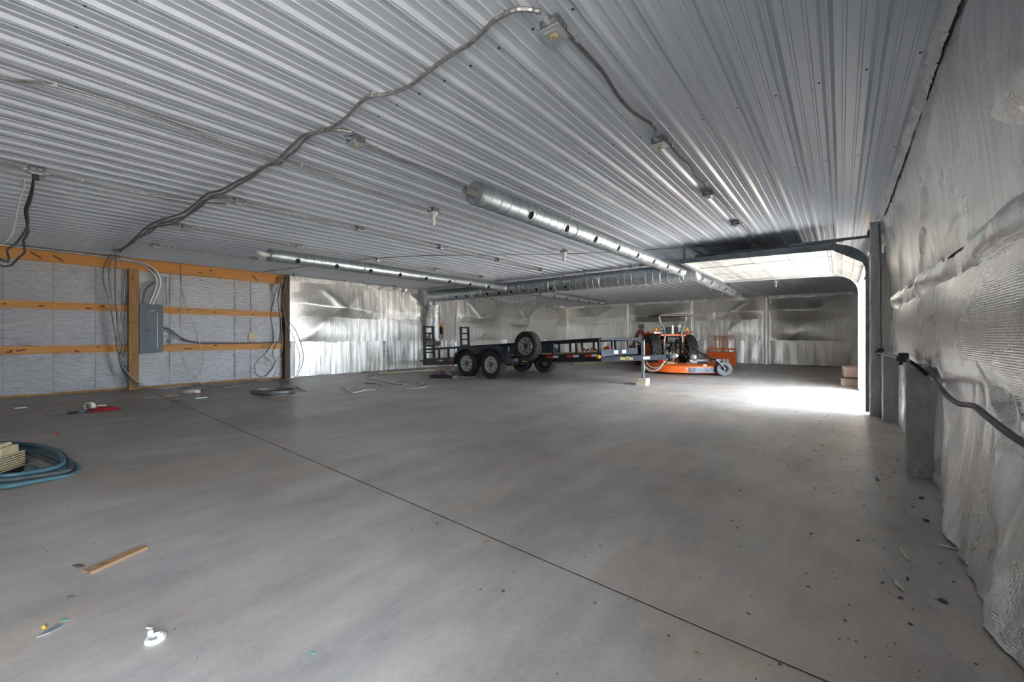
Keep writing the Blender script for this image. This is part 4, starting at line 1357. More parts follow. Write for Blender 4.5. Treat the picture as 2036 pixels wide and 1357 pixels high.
# ================================================================ UTILITY TRAILER
def wheel(parent, c, axis, R, w, rim_r, rim_m, hub_m, face, windows=8, name='tire'):
    """tyre with grooved tread; rim and hub as sub-parts; face = +1/-1 side of the axis that shows"""
    c, ax = Vector(c), Vector(axis).normalized()
    h = w / 2
    pr = [(rim_r - 0.005, -h * 0.72), (rim_r + 0.012, -h * 0.86), (rim_r + (R - rim_r) * 0.45, -h), (R - 0.035, -h * 0.93), (R - 0.010, -h * 0.80)]
    for k in range(5):
        a = -h * 0.72 + k * h * 0.30
        pr += [(R, a), (R, a + h * 0.20), (R - 0.009, a + h * 0.22), (R - 0.009, a + h * 0.28)]
    pr = pr[:-2]
    pr += [(R - 0.010, h * 0.80), (R - 0.035, h * 0.93), (rim_r + (R - rim_r) * 0.45, h), (rim_r + 0.012, h * 0.86), (rim_r - 0.005, h * 0.72)]
    t = MB().lathe(c, ax, pr, 40).build(name, M['rubber'], parent, smooth=50)
    f = face
    rp = [(rim_r + 0.010, f * h * 0.84), (rim_r + 0.002, f * h * 0.90), (rim_r - 0.010, f * h * 0.84), (rim_r - 0.018, f * h * 0.52), (rim_r * 0.80, f * h * 0.44), (rim_r * 0.62, f * h * 0.56), (rim_r * 0.45, f * h * 0.60), (0.0, f * h * 0.60)]
    rim = MB().lathe(c, ax, rp, 36).build('rim', rim_m, t, smooth=40)
    a, b = frame_of(ax)
    hb = MB()
    for k in range(windows):
        an = 2 * math.pi * (k + 0.3) / windows
        p = c + (a * math.cos(an) + b * math.sin(an)) * rim_r * 0.71 + ax * (f * h * 0.505)
        hb.lathe(p, ax * f, [(0.0, 0.004), (rim_r * 0.09, 0.003), (rim_r * 0.10, -0.003)], 10)
    hb.build('rim_windows', M['hole'], t)
    hp = MB().lathe(c, ax, [(rim_r * 0.30, f * h * 0.58), (rim_r * 0.30, f * h * 0.75), (rim_r * 0.22, f * h * 0.95), (0.0, f * h * 0.98)], 16)
    for k in range(8):
        an = 2 * math.pi * k / 8
        p = c + (a * math.cos(an) + b * math.sin(an)) * rim_r * 0.40 + ax * (f * h * 0.58)
        hp.cyl(p, p + ax * (f * 0.022), 0.011, 6)
    hp.build('hub', hub_m, t, smooth=30)
    return t


TR = empty('utility_trailer', (-7.42, 9.265, 0))
tag(TR, 'black tandem-axle utility trailer with two upright loading ramps', 'trailer')
PITCHA = math.radians(3.25)
PM = Matrix.Translation((0, 0, 0.36)) @ Matrix.Rotation(-PITCHA, 4, 'Y') @ Matrix.Translation((0, 0, -0.36))


def tb(mb, name, m, parent=None, smooth=None, bev=0.0):
    o = mb.xform(PM).build(name, m, parent or TR, smooth)
    if bev:
        bevel(o, bev)
    return o


XRr, XF, HW = -2.48, 3.37, 1.02
for s in (-1, 1):
    y = s * HW
    mb = MB().bx(XRr, XF, y - 0.006, y + 0.006, 0.355, 0.535)
    mb.bx(XRr, XF, min(y, y - s * 0.05), max(y, y - s * 0.05), 0.355, 0.365).bx(XRr, XF, min(y, y - s * 0.05), max(y, y - s * 0.05), 0.525, 0.535)
    tb(mb, 'side_frame', M['black'])
    tb(MB().bx(XRr, XF, y - 0.028, y + 0.028, 0.800, 0.858), 'top_rail', M['black'], bev=0.006)
    for x in (-2.45, -1.78, -1.38, -0.98, 1.05, 1.42, 1.80, 2.16, 2.78, 3.33):
        tb(MB().bx(x - 0.024, x + 0.024, y - 0.022, y + 0.022, 0.53, 0.802), 'stake_post', M['black'], bev=0.004)
    # tandem fender
    out = y + s * 0.30
    strip = [(-0.98, 0.36), (-0.83, 0.64), (-0.60, 0.800), (0.60, 0.800), (0.83, 0.64), (0.98, 0.36)]
    mb = MB()
    for k in range(5):
        (x0, z0), (x1, z1) = strip[k], strip[k + 1]
        mb.extrude([(x0, min(y, out), z0), (x1, min(y, out), z1), (x1, min(y, out), z1 + 0.006), (x0, min(y, out), z0 + 0.006)], (0, 0.30, 0))
    poly = [(0.98, 0.36), (0.83, 0.64), (0.60, 0.800), (-0.60, 0.800), (-0.83, 0.64), (-0.98, 0.36), (-0.90, 0.37)]
    for c_, a0, a1 in ((-0.43, 165, 28), (0.43, 152, 15)):
        for k in range(9):
            a = math.radians(a0 + (a1 - a0) * k / 8)
            poly.append((c_ + 0.425 * math.cos(a), 0.37 + 0.425 * math.sin(a)))
    poly.append((0.90, 0.37))
    # skirt as a fan of quads between outline and arches
    top = [(-0.98, 0.36), (-0.90, 0.50), (-0.83, 0.64), (-0.72, 0.715), (-0.60, 0.800), (-0.43, 0.800), (-0.26, 0.800), (-0.13, 0.800), (0.0, 0.800), (0.13, 0.800), (0.26, 0.800), (0.43, 0.800), (0.60, 0.800), (0.72, 0.715), (0.83, 0.64), (0.90, 0.50), (0.98, 0.36)]
    low = [(-0.88, 0.36), (-0.845, 0.50), (-0.78, 0.61), (-0.67, 0.70), (-0.56, 0.765), (-0.43, 0.775), (-0.29, 0.75), (-0.15, 0.67), (0.0, 0.60), (0.15, 0.67), (0.29, 0.75), (0.43, 0.775), (0.56, 0.765), (0.67, 0.70), (0.78, 0.61), (0.845, 0.50), (0.88, 0.36)]
    vv = [(x, out, z) for x, z in top] + [(x, out, z) for x, z in low]
    n = len(top)
    mb.add(vv, [(i, i + 1, n + i + 1, n + i) for i in range(n - 1)])
    mb.bx(-0.80, 0.80, y - 0.004, y + 0.004, 0.53, 0.80)
    tb(mb, 'fender', M['steel_blue'])
    # wheels
    for x in (-0.43, 0.43):
        wheel(TR, (x, s * 1.185, 0.36), (0, 1, 0), 0.36, 0.225, 0.205, M['rim_white'], M['rust'], s)
    tb(MB().bx(-0.9, 0.9, y - s * 0.06 - 0.02, y - s * 0.06 + 0.02, 0.29, 0.36), 'spring_hanger', M['dark_metal'])
for x in (-0.43, 0.43):
    MB().cyl((x, -1.12, 0.36), (x, 1.12, 0.36), 0.035, 12).build('axle', M['dark_metal'], TR, smooth=40)
for k in range(7):
    x = -2.2 + k * 0.85
    tb(MB().bx(x - 0.03, x + 0.03, -HW, HW, 0.42, 0.525), 'crossmember', M['black'])
for k in range(11):
    y0 = -0.97 + k * 0.1775
    tb(MB().bx(XRr + 0.02, XF - 0.03, y0, y0 + 0.165, 0.527, 0.562), 'deck_plank', M['wood_brown'])
# rear cross bumper and stub
tb(MB().bx(XRr - 0.03, XRr + 0.03, -HW - 0.01, HW + 0.01, 0.355, 0.535), 'rear_bumper', M['black'])
tb(MB().bx(XRr - 0.22, XRr, -HW + 0.02, -HW + 0.06, 0.47, 0.50), 'ramp_pin', M['black'])
# front rail, posts, panel
tb(MB().bx(XF - 0.03, XF + 0.028, -HW, HW, 0.800, 0.858), 'front_rail', M['steel_blue'], bev=0.006)
for y in (-0.44, 0.45, 0.92):
    tb(MB().bx(XF - 0.02, XF + 0.024, y - 0.024, y + 0.024, 0.53, 0.802), 'stake_post', M['steel_blue'], bev=0.004)
tb(MB().bx(XF, XF + 0.012, -HW, HW, 0.45, 0.60), 'front_panel', M['steel_blue'])
for y, m in ((-0.28, 'decal_yellow'), (0.17, 'decal_white')):
    tb(MB().bx(XF + 0.012, XF + 0.014, y - 0.11, y + 0.11, 0.49, 0.57), 'decal', M['paper'] if m == 'decal_yellow' else M['decal_white'])
# ramps
for y0 in (-1.03, 0.52):
    rx = XRr + 0.05
    mb = MB().bx(rx - 0.04, rx + 0.04, y0, y0 + 0.045, 0.37, 1.545).bx(rx - 0.04, rx + 0.04, y0 + 0.355, y0 + 0.40, 0.37, 1.545)
    rp = tb(mb, 'loading_ramp', M['black'], bev=0.004)
    for k in range(6):
        z = 0.52 + 0.195 * k
        tb(MB().bx(rx - 0.025, rx + 0.025, y0 + 0.045, y0 + 0.355, z, z + 0.045), 'rung', M['black'], rp)
# spare wheel on the near side
sp = wheel(TR, PM @ Vector((1.57, -1.22, 0.76)), (0.05, 1, 0), 0.355, 0.225, 0.205, M['rim_silver'], M['dark_metal'], -1, name='spare_tire')
tb(MB().bx(1.52, 1.62, -1.20, -1.0, 0.60, 0.88), 'spare_mount', M['black'])
# reflective tape and lamps
for x, red in ((-1.93, 1), (-1.42, 1), (1.98, 1), (2.52, 1), (2.98, 1)):
    tb(MB().bx(x, x + 0.16, -HW - 0.0085, -HW - 0.0065, 0.455, 0.505), 'reflector', M['red_lens'])
    tb(MB().bx(x + 0.165, x + 0.31, -HW - 0.0085, -HW - 0.0065, 0.455, 0.505), 'reflector', M['decal_white'])
tb(MB().lathe((XF - 0.05, -HW - 0.008, 0.45), (0, -1, 0), [(0.045, 0), (0.045, 0.02), (0.03, 0.035), (0, 0.04)], 18), 'marker_lamp', M['amber'], smooth=40)
tb(MB().bx(1.25, 1.40, -HW - 0.0085, -HW - 0.0065, 0.375, 0.41), 'decal', M['decal_yellow'])
tb(MB().bx(0.98, 1.10, -HW - 0.05, -HW + 0.0, 0.385, 0.47), 'step_bracket', M['cover'])
# tongue
tip = Vector((4.38, 0, 0.375))
for s in (-1, 1):
    a = Vector((2.2, s * 0.98, 0.375))
    b = Vector((4.42, s * 0.05, 0.375))
    o = tb(MB().bar(a, b, 0.05, 0.115), 'tongue_beam', M['steel_blue'], bev=0.004)
    if s < 0:
        t = (b - a).normalized()
        nrm = t.cross(Vector((0, 0, 1))).normalized()
        cu = bpy.data.curves.new('lettering', 'FONT')
        cu.body = 'BigTex'
        cu.size = 0.092
        cu.shear = 0.3
        cu.extrude = 0.001
        cu.offset = 0.002
        cu.space_character = 1.08
        cu.materials.append(M['decal_yellow'])
        tmp = bpy.data.objects.new('lettering_source', cu)
        COL.objects.link(tmp)
        bpy.context.view_layer.update()
        tme = bpy.data.meshes.new_from_object(tmp.evaluated_get(bpy.context.evaluated_depsgraph_get()))
        bpy.data.objects.remove(tmp)
        tx = bpy.data.objects.new('lettering', tme)
        COL.objects.link(tx)
        R3 = Matrix((t, Vector((0, 0, 1)), nrm)).transposed().to_4x4()
        tx.matrix_local = PM @ Matrix.Translation(a.lerp(b, 0.60) + nrm * 0.027 + Vector((0, 0, -0.024))) @ R3
        tx.parent = o
        p0 = a.lerp(b, 0.835) + nrm * 0.0265
        tb(MB().bar(p0 - t * 0.07, p0 + t * 0.07, 0.002, 0.06, up=(0, 0, 1)), 'decal', M['paper'], o)
tb(MB().bx(2.2, 4.30, -0.04, 0.04, 0.33, 0.42), 'tongue_centre', M['steel_blue'], bev=0.004)
tb(MB().bx(4.30, 4.52, -0.055, 0.055, 0.34, 0.43), 'coupler_channel', M['steel_blue'], bev=0.006)
tb(MB().blob((4.58, 0, 0.40), (0.10, 0.055, 0.055), 14, 8).bx(4.42, 4.52, -0.02, 0.02, 0.43, 0.47), 'coupler', M['rim_silver'], smooth=40)
tb(MB().bx(4.25, 4.36, -0.05, 0.05, 0.26, 0.33), 'coupler_lamp', M['red_lens'])
# jack post (stands plumb on the blocks)
jx, jy = 3.93, -0.10
mb = MB().bx(jx - 0.032, jx + 0.032, jy - 0.032, jy + 0.032, 0.30, 1.00).bx(jx - 0.025, jx + 0.025, jy - 0.025, jy + 0.025, 0.15, 0.32).bx(jx - 0.07, jx + 0.07, jy - 0.06, jy + 0.06, 0.145, 0.155)
bevel(mb.build('jack_post', M['galv_dark'], TR), 0.004)
MB().bx(jx - 0.038, jx + 0.038, jy - 0.038, jy + 0.038, 0.98, 1.02).cyl((jx, jy, 1.0), (jx, jy - 0.12, 1.0), 0.010, 8).build('jack_head', M['steel_blue'], TR)
for k, (dx, sag, m) in enumerate(((0.0, 0.16, 'chain'), (0.06, 0.11, 'chain'), (-0.02, 0.19, 'cable_white'))):
    pts = smooth_path([(3.93 + dx, -0.17, 0.64), (4.02 + dx, -0.18, 0.50 - sag * 0.5), (4.15 + dx, -0.16, 0.50 - sag), (4.30, -0.12, 0.48 - sag * 0.6), (4.42, -0.08, 0.56)], 0.02)
    MB().tube(pts, 0.007 if k < 2 else 0.005, 6, rfun=(lambda i, m_: 0.005 + 0.005 * (i % 2)) if k < 2 else None).build('safety_chain' if k < 2 else 'breakaway_wire', M[m], TR)

# cribbing blocks under the jack: three stacked boards
for k, (w, d_, sh, lab) in enumerate(((0.34, 0.22, 0.0, 'bottom pale wooden block under the trailer jack'), (0.29, 0.20, 0.02, 'middle pale wooden block under the trailer jack'), (0.24, 0.18, 0.03, 'top pale wooden block under the trailer jack'))):
    o = bevel(MB().bx(-d_ / 2, d_ / 2, -w / 2, w / 2, 0, 0.046).build('wooden_block', M['pale_wood']), 0.004)
    o.location = (-7.42 + 3.93 + sh * 0.5, 9.265 - 0.10 - 0.03 + sh, 0.048 * k + 0.001)
    o.rotation_euler = (0, 0, 0.12 - 0.05 * k)
    tag(o, lab, 'block', 'cribbing blocks')

# gear lying on the trailer deck
def binder(px, lab):
    q = at_y(px, 694, 9.9)
    root = empty('load_binder', (q.x, 9.9, 0.566 + (q.x + 7.42) * 0.057))
    tag(root, lab, 'load binder', 'load binders on the deck')
    MB().bx(-0.025, 0.025, -0.03, 0.03, 0.004, 0.09).cyl((0, 0, 0.09), (0, 0, 0.13), 0.015, 8).build('body', M['orange_dull'], root)
    MB().tube(smooth_path([(0.0, 0, 0.09), (0.06, 0, 0.07), (0.10, 0, 0.03), (0.15, 0.0, 0.03), (0.19, 0, 0.07)], 0.02), 0.016, 8).build('handle', M['black'], root, smooth=50)
    return root


binder(1158, 'red and black load binder on the trailer deck, left one')
binder(1178, 'red and black load binder on the trailer deck, right one')
q = Vector((-4.75, 10.0, 0.724))
tbx = bevel(MB().bx(-0.09, 0.09, -0.07, 0.07, 0, 0.07).bx(-0.06, 0.06, -0.05, 0.05, 0.07, 0.10).build('tool_case', M['red'], None, loc=q), 0.006)
tag(tbx, 'small dark red case on the trailer deck near the front', 'case')

# ================================================================ JACK AND LUMBER BEHIND THE TRAILER
jk = empty('floor_jack', at_z(888, 752, 0))
tag(jk, 'low black steel channel stand with a leaning rusty tube behind the trailer wheels', 'jack')
R45 = Matrix.Rotation(math.radians(48), 4, 'Z')
jk.rotation_euler = (0, 0, math.radians(30))
mb = MB().bx(-0.42, 0.22, -0.09, -0.05, 0, 0.075).bx(-0.42, 0.22, 0.05, 0.09, 0, 0.075).bx(-0.42, 0.22, -0.09, 0.09, 0, 0.012)
bevel(mb.build('base_channel', M['black'], jk), 0.004)
MB().bx(0.18, 0.26, -0.10, 0.10, 0, 0.07).build('end_plate', M['galv_dark'], jk)
bevel(MB().bar((0.12, 0, 0.06), (-0.20, 0, 0.33), 0.065, 0.065).build('lift_tube', M['rust'], jk), 0.006)
MB().bx(-0.16, -0.08, -0.03, 0.03, 0.01, 0.20).build('upright', M['steel_blue'], jk)
pts = [(0.02 + 0.07 * math.cos(t * 0.5), 0.02, 0.19 + 0.10 * math.sin(t * 0.5)) for t in range(0, 10)]
MB().tube(pts, 0.007, 6).build('wire_loop', M['rust'], jk)
MB().bar((0.2, 0.02, 0.03), (0.75, 0.10, 0.02), 0.03, 0.03).build('handle_bar', M['rust'], jk)
pa, pb = at_z(752, 744, 0.0), at_z(862, 737, 0.0)
o = bevel(MB().bar((0, 0, 0.022), (pb - pa) + Vector((0, 0, 0.022)), 0.09, 0.04, up=(0, 0, 1)).build('lumber_board', M['pale_wood'], None, loc=pa), 0.003)
tag(o, 'long pale board lying on the floor along the left wall', 'board')
pa, pb = at_z(1140, 724, 0.0), at_z(1222, 723, 0.0)
o = bevel(MB().bar((0, 0, 0.025), (pb - pa) + Vector((0, 0, 0.025)), 0.09, 0.045, up=(0, 0, 1)).build('lumber_board', M['wood_brown'], None, loc=pa), 0.003)
tag(o, 'reddish brown board on the far floor seen under the trailer tongue', 'board')

# ================================================================ TRACTOR
HEAD = math.atan2(CS, -SN)
tx0 = Vector((-SN * 14.2 + CS * 5.36, CS * 14.2 + SN * 5.36, 0))
TC = empty('compact_tractor', tx0, HEAD)
tag(TC, 'orange compact tractor with sun canopy parked facing the back wall', 'tractor')


def ag_tire(c, R, w, rim_r, face, name='tire', lugs=20):
    h = w / 2
    t = MB().lathe(c, (0, 1, 0), [(rim_r, -h * 0.75), (rim_r + 0.03, -h * 0.9), (R * 0.86, -h), (R * 0.93, -h * 0.88), (R * 0.945, 0), (R * 0.93, h * 0.88), (R * 0.86, h), (rim_r + 0.03, h * 0.9), (rim_r, h * 0.75)], 36)
    o = t.build(name, M['rubber'], TC, smooth=40)
    mb = MB()
    cc = Vector(c)
    for k in range(lugs):
        for s in (-1, 1):
            a0 = 2 * math.pi * (k + (0.5 if s > 0 else 0)) / lugs
            prev = None
            for j in range(3):
                a1 = a0 + (0.30 * j / 3)
                a2 = a0 + (0.30 * (j + 1) / 3)
                y1, y2 = s * h * (0.03 + 0.93 * j / 3), s * h * (0.03 + 0.93 * (j + 1) / 3)
                rr = R * 0.955 - 0.02 * (j == 2)
                p = cc + Vector((rr * math.cos(a1), y1, rr * math.sin(a1)))
                q_ = cc + Vector((rr * math.cos(a2), y2, rr * math.sin(a2)))
                am = (a1 + a2) / 2
                mb.bar(p, q_, 0.042, R * 0.09, up=(math.cos(am), 0, math.sin(am)))
    mb.build('lugs', M['rubber'], o)
    f = face
    MB().lathe(c, (0, 1, 0), [(rim_r + 0.01, f * h * 0.80), (rim_r - 0.02, f * h * 0.78), (rim_r - 0.03, f * h * 0.3), (rim_r * 0.5, f * h * 0.2), (rim_r * 0.3, f * h * 0.35), (0, f * h * 0.38)], 28).build('rim', M['orange'], o, smooth=40)
    MB().lathe(c, (0, 1, 0), [(rim_r + 0.01, -f * h * 0.80), (rim_r - 0.02, -f * h * 0.78), (rim_r - 0.03, -f * h * 0.3), (0, -f * h * 0.25)], 28).build('rim_back', M['orange'], o, smooth=40)
    return o


for s in (-1, 1):
    ag_tire((0, s * 0.60, 0.575), 0.575, 0.33, 0.30, s, 'rear_tire')
    ag_tire((1.75, s * 0.52, 0.33), 0.33, 0.22, 0.18, s, 'front_tire', 16)
    # fender: bent plate over the rear tyre
    mb = MB()
    prev = None
    prof = []
    for k in range(10):
        a = math.radians(15 + 92 * k / 9)
        prof.append((0.66 * math.cos(a), 0.575 + 0.66 * math.sin(a)))
    for k in range(9):
        (x0, z0), (x1, z1) = prof[k], prof[k + 1]
        mb.extrude([(x0, s * 0.40, z0), (x1, s * 0.40, z1), (x1, s * 0.40, z1 + 0.015), (x0, s * 0.40, z0 + 0.015)], (0, s * 0.34, 0))
    poly = [(x, s * 0.40, z) for x, z in prof] + [(-0.18, s * 0.40, 0.75), (0.50, s * 0.40, 0.62)]
    mb.extrude(poly, (0, s * 0.02, 0))
    fd = mb.build('fender', M['orange'], TC, smooth=30)
    MB().bx(-0.26, -0.18, s * 0.46 - 0.14, s * 0.46 + 0.14, 1.17, 1.25).build('lamp_housing', M['black'], fd)
    MB().bx(-0.268, -0.26, s * 0.50 - 0.09, s * 0.50 + 0.03, 1.18, 1.24).build('tail_lamp', M['red_lens'], fd)
    MB().bx(-0.268, -0.26, s * 0.55 - 0.015, s * 0.55 + 0.07, 1.18, 1.24).build('turn_lamp', M['amber'], fd)
    MB().cyl((-0.16, s * 0.52, 1.17), (-0.16, s * 0.52, 1.28), 0.012, 8).lathe((-0.19, s * 0.52, 1.32), (-1, 0, 0), [(0.0, -0.05), (0.05, -0.05), (0.058, 0.0), (0.045, 0.03), (0, 0.04)], 16).build('warning_lamp', M['amber'], fd, smooth=40)
    # lower lift arms and braces
    MB().bar((-0.10, s * 0.22, 0.42), (-0.95, s * 0.33, 0.40), 0.03, 0.07).bar((-0.20, s * 0.24, 0.95), (-0.60, s * 0.29, 0.42), 0.028, 0.028).build('lift_arm', M['dark_metal'], TC)
    # roll bar post with its outward bend
    pts = smooth_path([(-0.30, s * 0.30, 0.55), (-0.34, s * 0.30, 0.95), (-0.33, s * 0.27, 1.20), (-0.28, s * 0.33, 1.42), (-0.26, s * 0.42, 1.58), (-0.26, s * 0.44, 1.76)], 0.03)
    MB().tube(pts, 0.035, 12).build('roll_bar_post', M['grey_tube'], TC, smooth=50)
    # loader arm
    mb = MB()
    prof = [(0.75, 0.55), (0.85, 1.15), (1.05, 1.28), (1.45, 1.24), (1.95, 0.95), (2.35, 0.40), (2.45, 0.25)]
    for k in range(len(prof) - 1):
        (x0, z0), (x1, z1) = prof[k], prof[k + 1]
        mb.bar((x0, s * 0.62, z0), (x1, s * 0.62, z1), 0.06, 0.16, up=(0, 0, 1) if k else (1, 0, 0))
    MB().tube([(0.9, s * 0.62, 0.75), (1.7, s * 0.62, 0.92)], 0.03, 10).build('cylinder', M['dark_metal'], mb.build('loader_arm', M['orange_dull'], TC))
canopy = bevel(MB().bx(-0.62, 0.62, -0.55, 0.55, 1.755, 1.80).bx(-0.50, 0.50, -0.42, 0.42, 1.80, 1.83).build('canopy', M['canopy'], TC), 0.012)
bevel(MB().bx(-0.15, 2.15, -0.19, 0.19, 0.42, 0.78).bx(-0.22, 0.30, -0.28, 0.28, 0.40, 0.86).build('chassis', M['dark_metal'], TC), 0.03)
bevel(MB().extrude([(0.85, -0.28, 0.75), (2.15, -0.28, 0.75), (2.20, -0.28, 1.00), (2.05, -0.28, 1.12), (0.85, -0.28, 1.22)], (0, 0.56, 0)).build('hood', M['orange'], TC), 0.03)
bevel(MB().bx(0.15, 0.85, -0.34, 0.34, 0.60, 0.68).build('platform', M['dark_metal'], TC), 0.01)
bevel(MB().bx(-0.35, -0.28, -0.42, 0.42, 1.10, 1.16).build('seat_support', M['orange'], TC), 0.006)
bevel(MB().bx(-0.34, -0.20, -0.20, 0.20, 0.88, 1.07).build('rear_box', M['black'], TC), 0.02)
sx = bevel(MB().bx(-0.20, 0.25, -0.24, 0.24, 1.00, 1.12).build('seat', M['rubber'], TC), 0.04)
bevel(MB().bx(-0.26, -0.16, -0.20, 0.20, 1.10, 1.40).build('seat_back', M['rubber'], sx), 0.04)
bevel(MB().bx(-0.285, -0.262, -0.035, 0.035, 1.10, 1.46).build('manual_tube', M['white'], TC), 0.008)
pts = [(0.62 + 0.06 * math.sin(t * 0.2618), 0.19 * math.cos(t * 0.2618), 1.30 + 0.18 * 0.55 * math.sin(t * 0.2618)) for t in range(24)]
MB().tube(pts, 0.014, 8, closed=True).cyl((0.62, 0, 1.30), (0.86, 0, 1.05), 0.018, 8).bar((0.62, -0.18, 1.3), (0.62, 0.18, 1.3), 0.02, 0.015).build('steering_wheel', M['black'], TC)
MB().bar((-0.42, 0, 0.46), (-0.15, 0, 0.46), 0.22, 0.30).cyl((-0.44, 0, 0.5), (-0.30, 0, 0.5), 0.06, 14).blob((-0.38, 0.10, 0.70), (0.09, 0.07, 0.07), 10, 6).blob((-0.36, -0.11, 0.72), (0.07, 0.06, 0.06), 10, 6).bx(-0.40, -0.25, -0.05, 0.05, 0.62, 0.86).build('rear_gearcase', M['dark_metal'], TC, smooth=40)
MB().tube(smooth_path([(-0.36, -0.06, 0.86), (-0.42, -0.10, 1.0), (-0.38, -0.08, 1.08)], 0.02), 0.009, 6).tube(smooth_path([(-0.36, 0.0, 0.86), (-0.43, -0.16, 0.92), (-0.40, -0.2, 0.8)], 0.02), 0.012, 6).build('hydraulic_hose', M['cord_black'], TC)
MB().bx(-0.46, -0.20, -0.16, -0.12, 0.28, 0.34).bx(-0.56, -0.15, -0.05, 0.05, 0.24, 0.27).build('drawbar', M['dark_metal'], TC)
MB().tube(smooth_path([(0.55, 0.74, 1.05), (0.55, 0.80, 1.25), (0.55, 0.80, 1.40)], 0.03), 0.009, 6).build('mirror_stalk', M['black'], TC)
bevel(MB().bx(0.52, 0.56, 0.70, 0.90, 1.36, 1.52).build('mirror', M['rubber'], TC), 0.015)
mb = MB()
for k in range(8):
    a0 = math.radians(-20 + 150 * k / 7)
for a, b in (((2.45, 0.28), (2.40, 0.75)), ((2.45, 0.28), (2.60, 0.06)), ((2.60, 0.06), (3.05, 0.05))):
    mb.bar((a[0], 0, a[1]), (b[0], 0, b[1]), 1.5, 0.025, up=(0, 0, 1) if abs(b[0] - a[0]) > 0.2 else (1, 0, 0))
for s in (-1, 1):
    mb.extrude([(2.40, s * 0.75, 0.75), (2.44, s * 0.75, 0.28), (2.60, s * 0.75, 0.06), (3.05, s * 0.75, 0.05)], (0, -s * 0.02, 0))
mb.build('bucket', M['orange_dull'], TC)

# ================================================================ ROTARY MOWER
MW = empty('rotary_mower', tx0 + Matrix.Rotation(HEAD, 3, 'Z') @ Vector((-1.8, 0.3, 0)), HEAD)
tag(MW, 'bright orange rotary mower with tail wheel behind the tractor', 'mower')
MOFF = Matrix.Translation((1.8, -0.3, 0))


def mw(mb, name, m, parent=None, smooth=None, bev=0):
    o = mb.xform(MOFF).build(name, m, parent or MW, smooth)
    if bev:
        bevel(o, bev)
    return o


out = [(-1.60, 1.31), (-1.85, 1.29), (-2.10, 1.20), (-2.30, 1.08), (-2.45, 0.93), (-2.58, 0.75), (-2.66, 0.55), (-2.70, 0.30), (-2.71, 0.06), (-2.70, -0.34), (-2.60, -0.64), (-2.45, -0.72), (-2.20, -0.74), (-1.2, -0.74), (-0.95, -0.56), (-0.92, 1.06), (-1.2, 1.31)]
mb = MB()
n = len(out)
cx_, cy_ = -1.8, 0.3
vv = [(x, y, 0.07) for x, y in out] + [(x, y, 0.245) for x, y in out] + [(cx_ + (x - cx_) * 0.96, cy_ + (y - cy_) * 0.96, 0.265) for x, y in out] + [(cx_ + (x - cx_) * 0.6, cy_ + (y - cy_) * 0.6, 0.28) for x, y in out]
ff = []
for r in range(3):
    for i in range(n):
        l = (i + 1) % n
        ff.append((r * n + l, r * n + i, (r + 1) * n + i, (r + 1) * n + l))
ff.append(tuple(3 * n + i for i in range(n))[::-1])
mw(mb.add(vv, ff), 'deck', M['orange'], smooth=35)
# dark rear guard
mb = MB()
g1 = [(-2.675, 0.48), (-2.715, 0.30), (-2.725, 0.06), (-2.715, -0.34), (-2.61, -0.655)]
for k in range(len(g1) - 1):
    mb.extrude([(g1[k][0], g1[k][1], 0.085), (g1[k + 1][0], g1[k + 1][1], 0.085), (g1[k + 1][0], g1[k + 1][1], 0.225), (g1[k][0], g1[k][1], 0.225)], (-0.014, 0, 0))
gd = mw(mb, 'rear_guard', M['steel_blue'])
mb = MB()
for k in range(7):
    y = 0.42 - 0.15 * k
    mb.lathe((-2.735, y, 0.205), (-1, 0, 0), [(0.009, 0), (0.007, 0.005), (0, 0.006)], 8)
mw(mb, 'bolt', M['cover'], gd)
mw(MB().bx(-2.735, -2.70, 0.52, 0.62, 0.175, 0.205), 'reflector', M['red_lens'])
mw(MB().bx(-2.68, -2.45, -0.02, 0.08, 0.265, 0.30), 'deck_tab', M['paper'])
# braces, straps
for y in (-0.55, -0.28):
    mw(MB().bx(-2.76, -2.70, y - 0.03, y + 0.03, 0.12, 0.46), 'hinge_bracket', M['steel_blue'])
mw(MB().bar((-2.42, 0.20, 0.40), (-2.52, -0.62, 0.42), 0.04, 0.06), 'cross_bar', M['black'])
mw(MB().bar((-2.45, -0.30, 0.42), (-0.75, 0.05, 0.98), 0.04, 0.02), 'a_frame_strap', M['black'])
mw(MB().bar((-1.85, 0.55, 0.30), (-0.75, 0.05, 0.98), 0.04, 0.02), 'a_frame_strap', M['black'])
mw(MB().bar((-1.2, 0.42, 0.28), (-0.75, 0.08, 0.98), 0.05, 0.03).bar((-1.2, -0.34, 0.28), (-0.75, -0.0, 0.98), 0.05, 0.03), 'mast', M['dark_metal'])
mw(MB().lathe((-1.55, -0.14, 0.45), (-0.9, 0.4, 0), [(0.0, -0.16), (0.10, -0.15), (0.115, -0.05), (0.115, 0.06), (0.09, 0.09), (0.05, 0.10), (0.0, 0.10)], 20).bx(-1.62, -1.42, -0.22, 0.0, 0.27, 0.38), 'gearbox', M['rim_silver'], smooth=40)
mw(MB().tube([(-0.55, 0.0, 0.5), (-0.8, 0.04, 0.49), (-1.4, 0.0, 0.45)], 0.055, 12), 'drive_shaft', M['black'], smooth=50)
for y in (0.55, 0.35):
    mw(MB().bx(-1.25, -1.18, y - 0.02, y + 0.02, 0.27, 0.62), 'upright_lug', M['orange_dull'])
mw(MB().blob((-1.75, 0.72, 0.27), (0.30, 0.25, 0.09), 12, 6, 0.5, 2).blob((-1.9, 0.15, 0.26), (0.25, 0.2, 0.07), 12, 6, 0.5, 3), 'dried_clippings', M['wood_brown'], smooth=60)
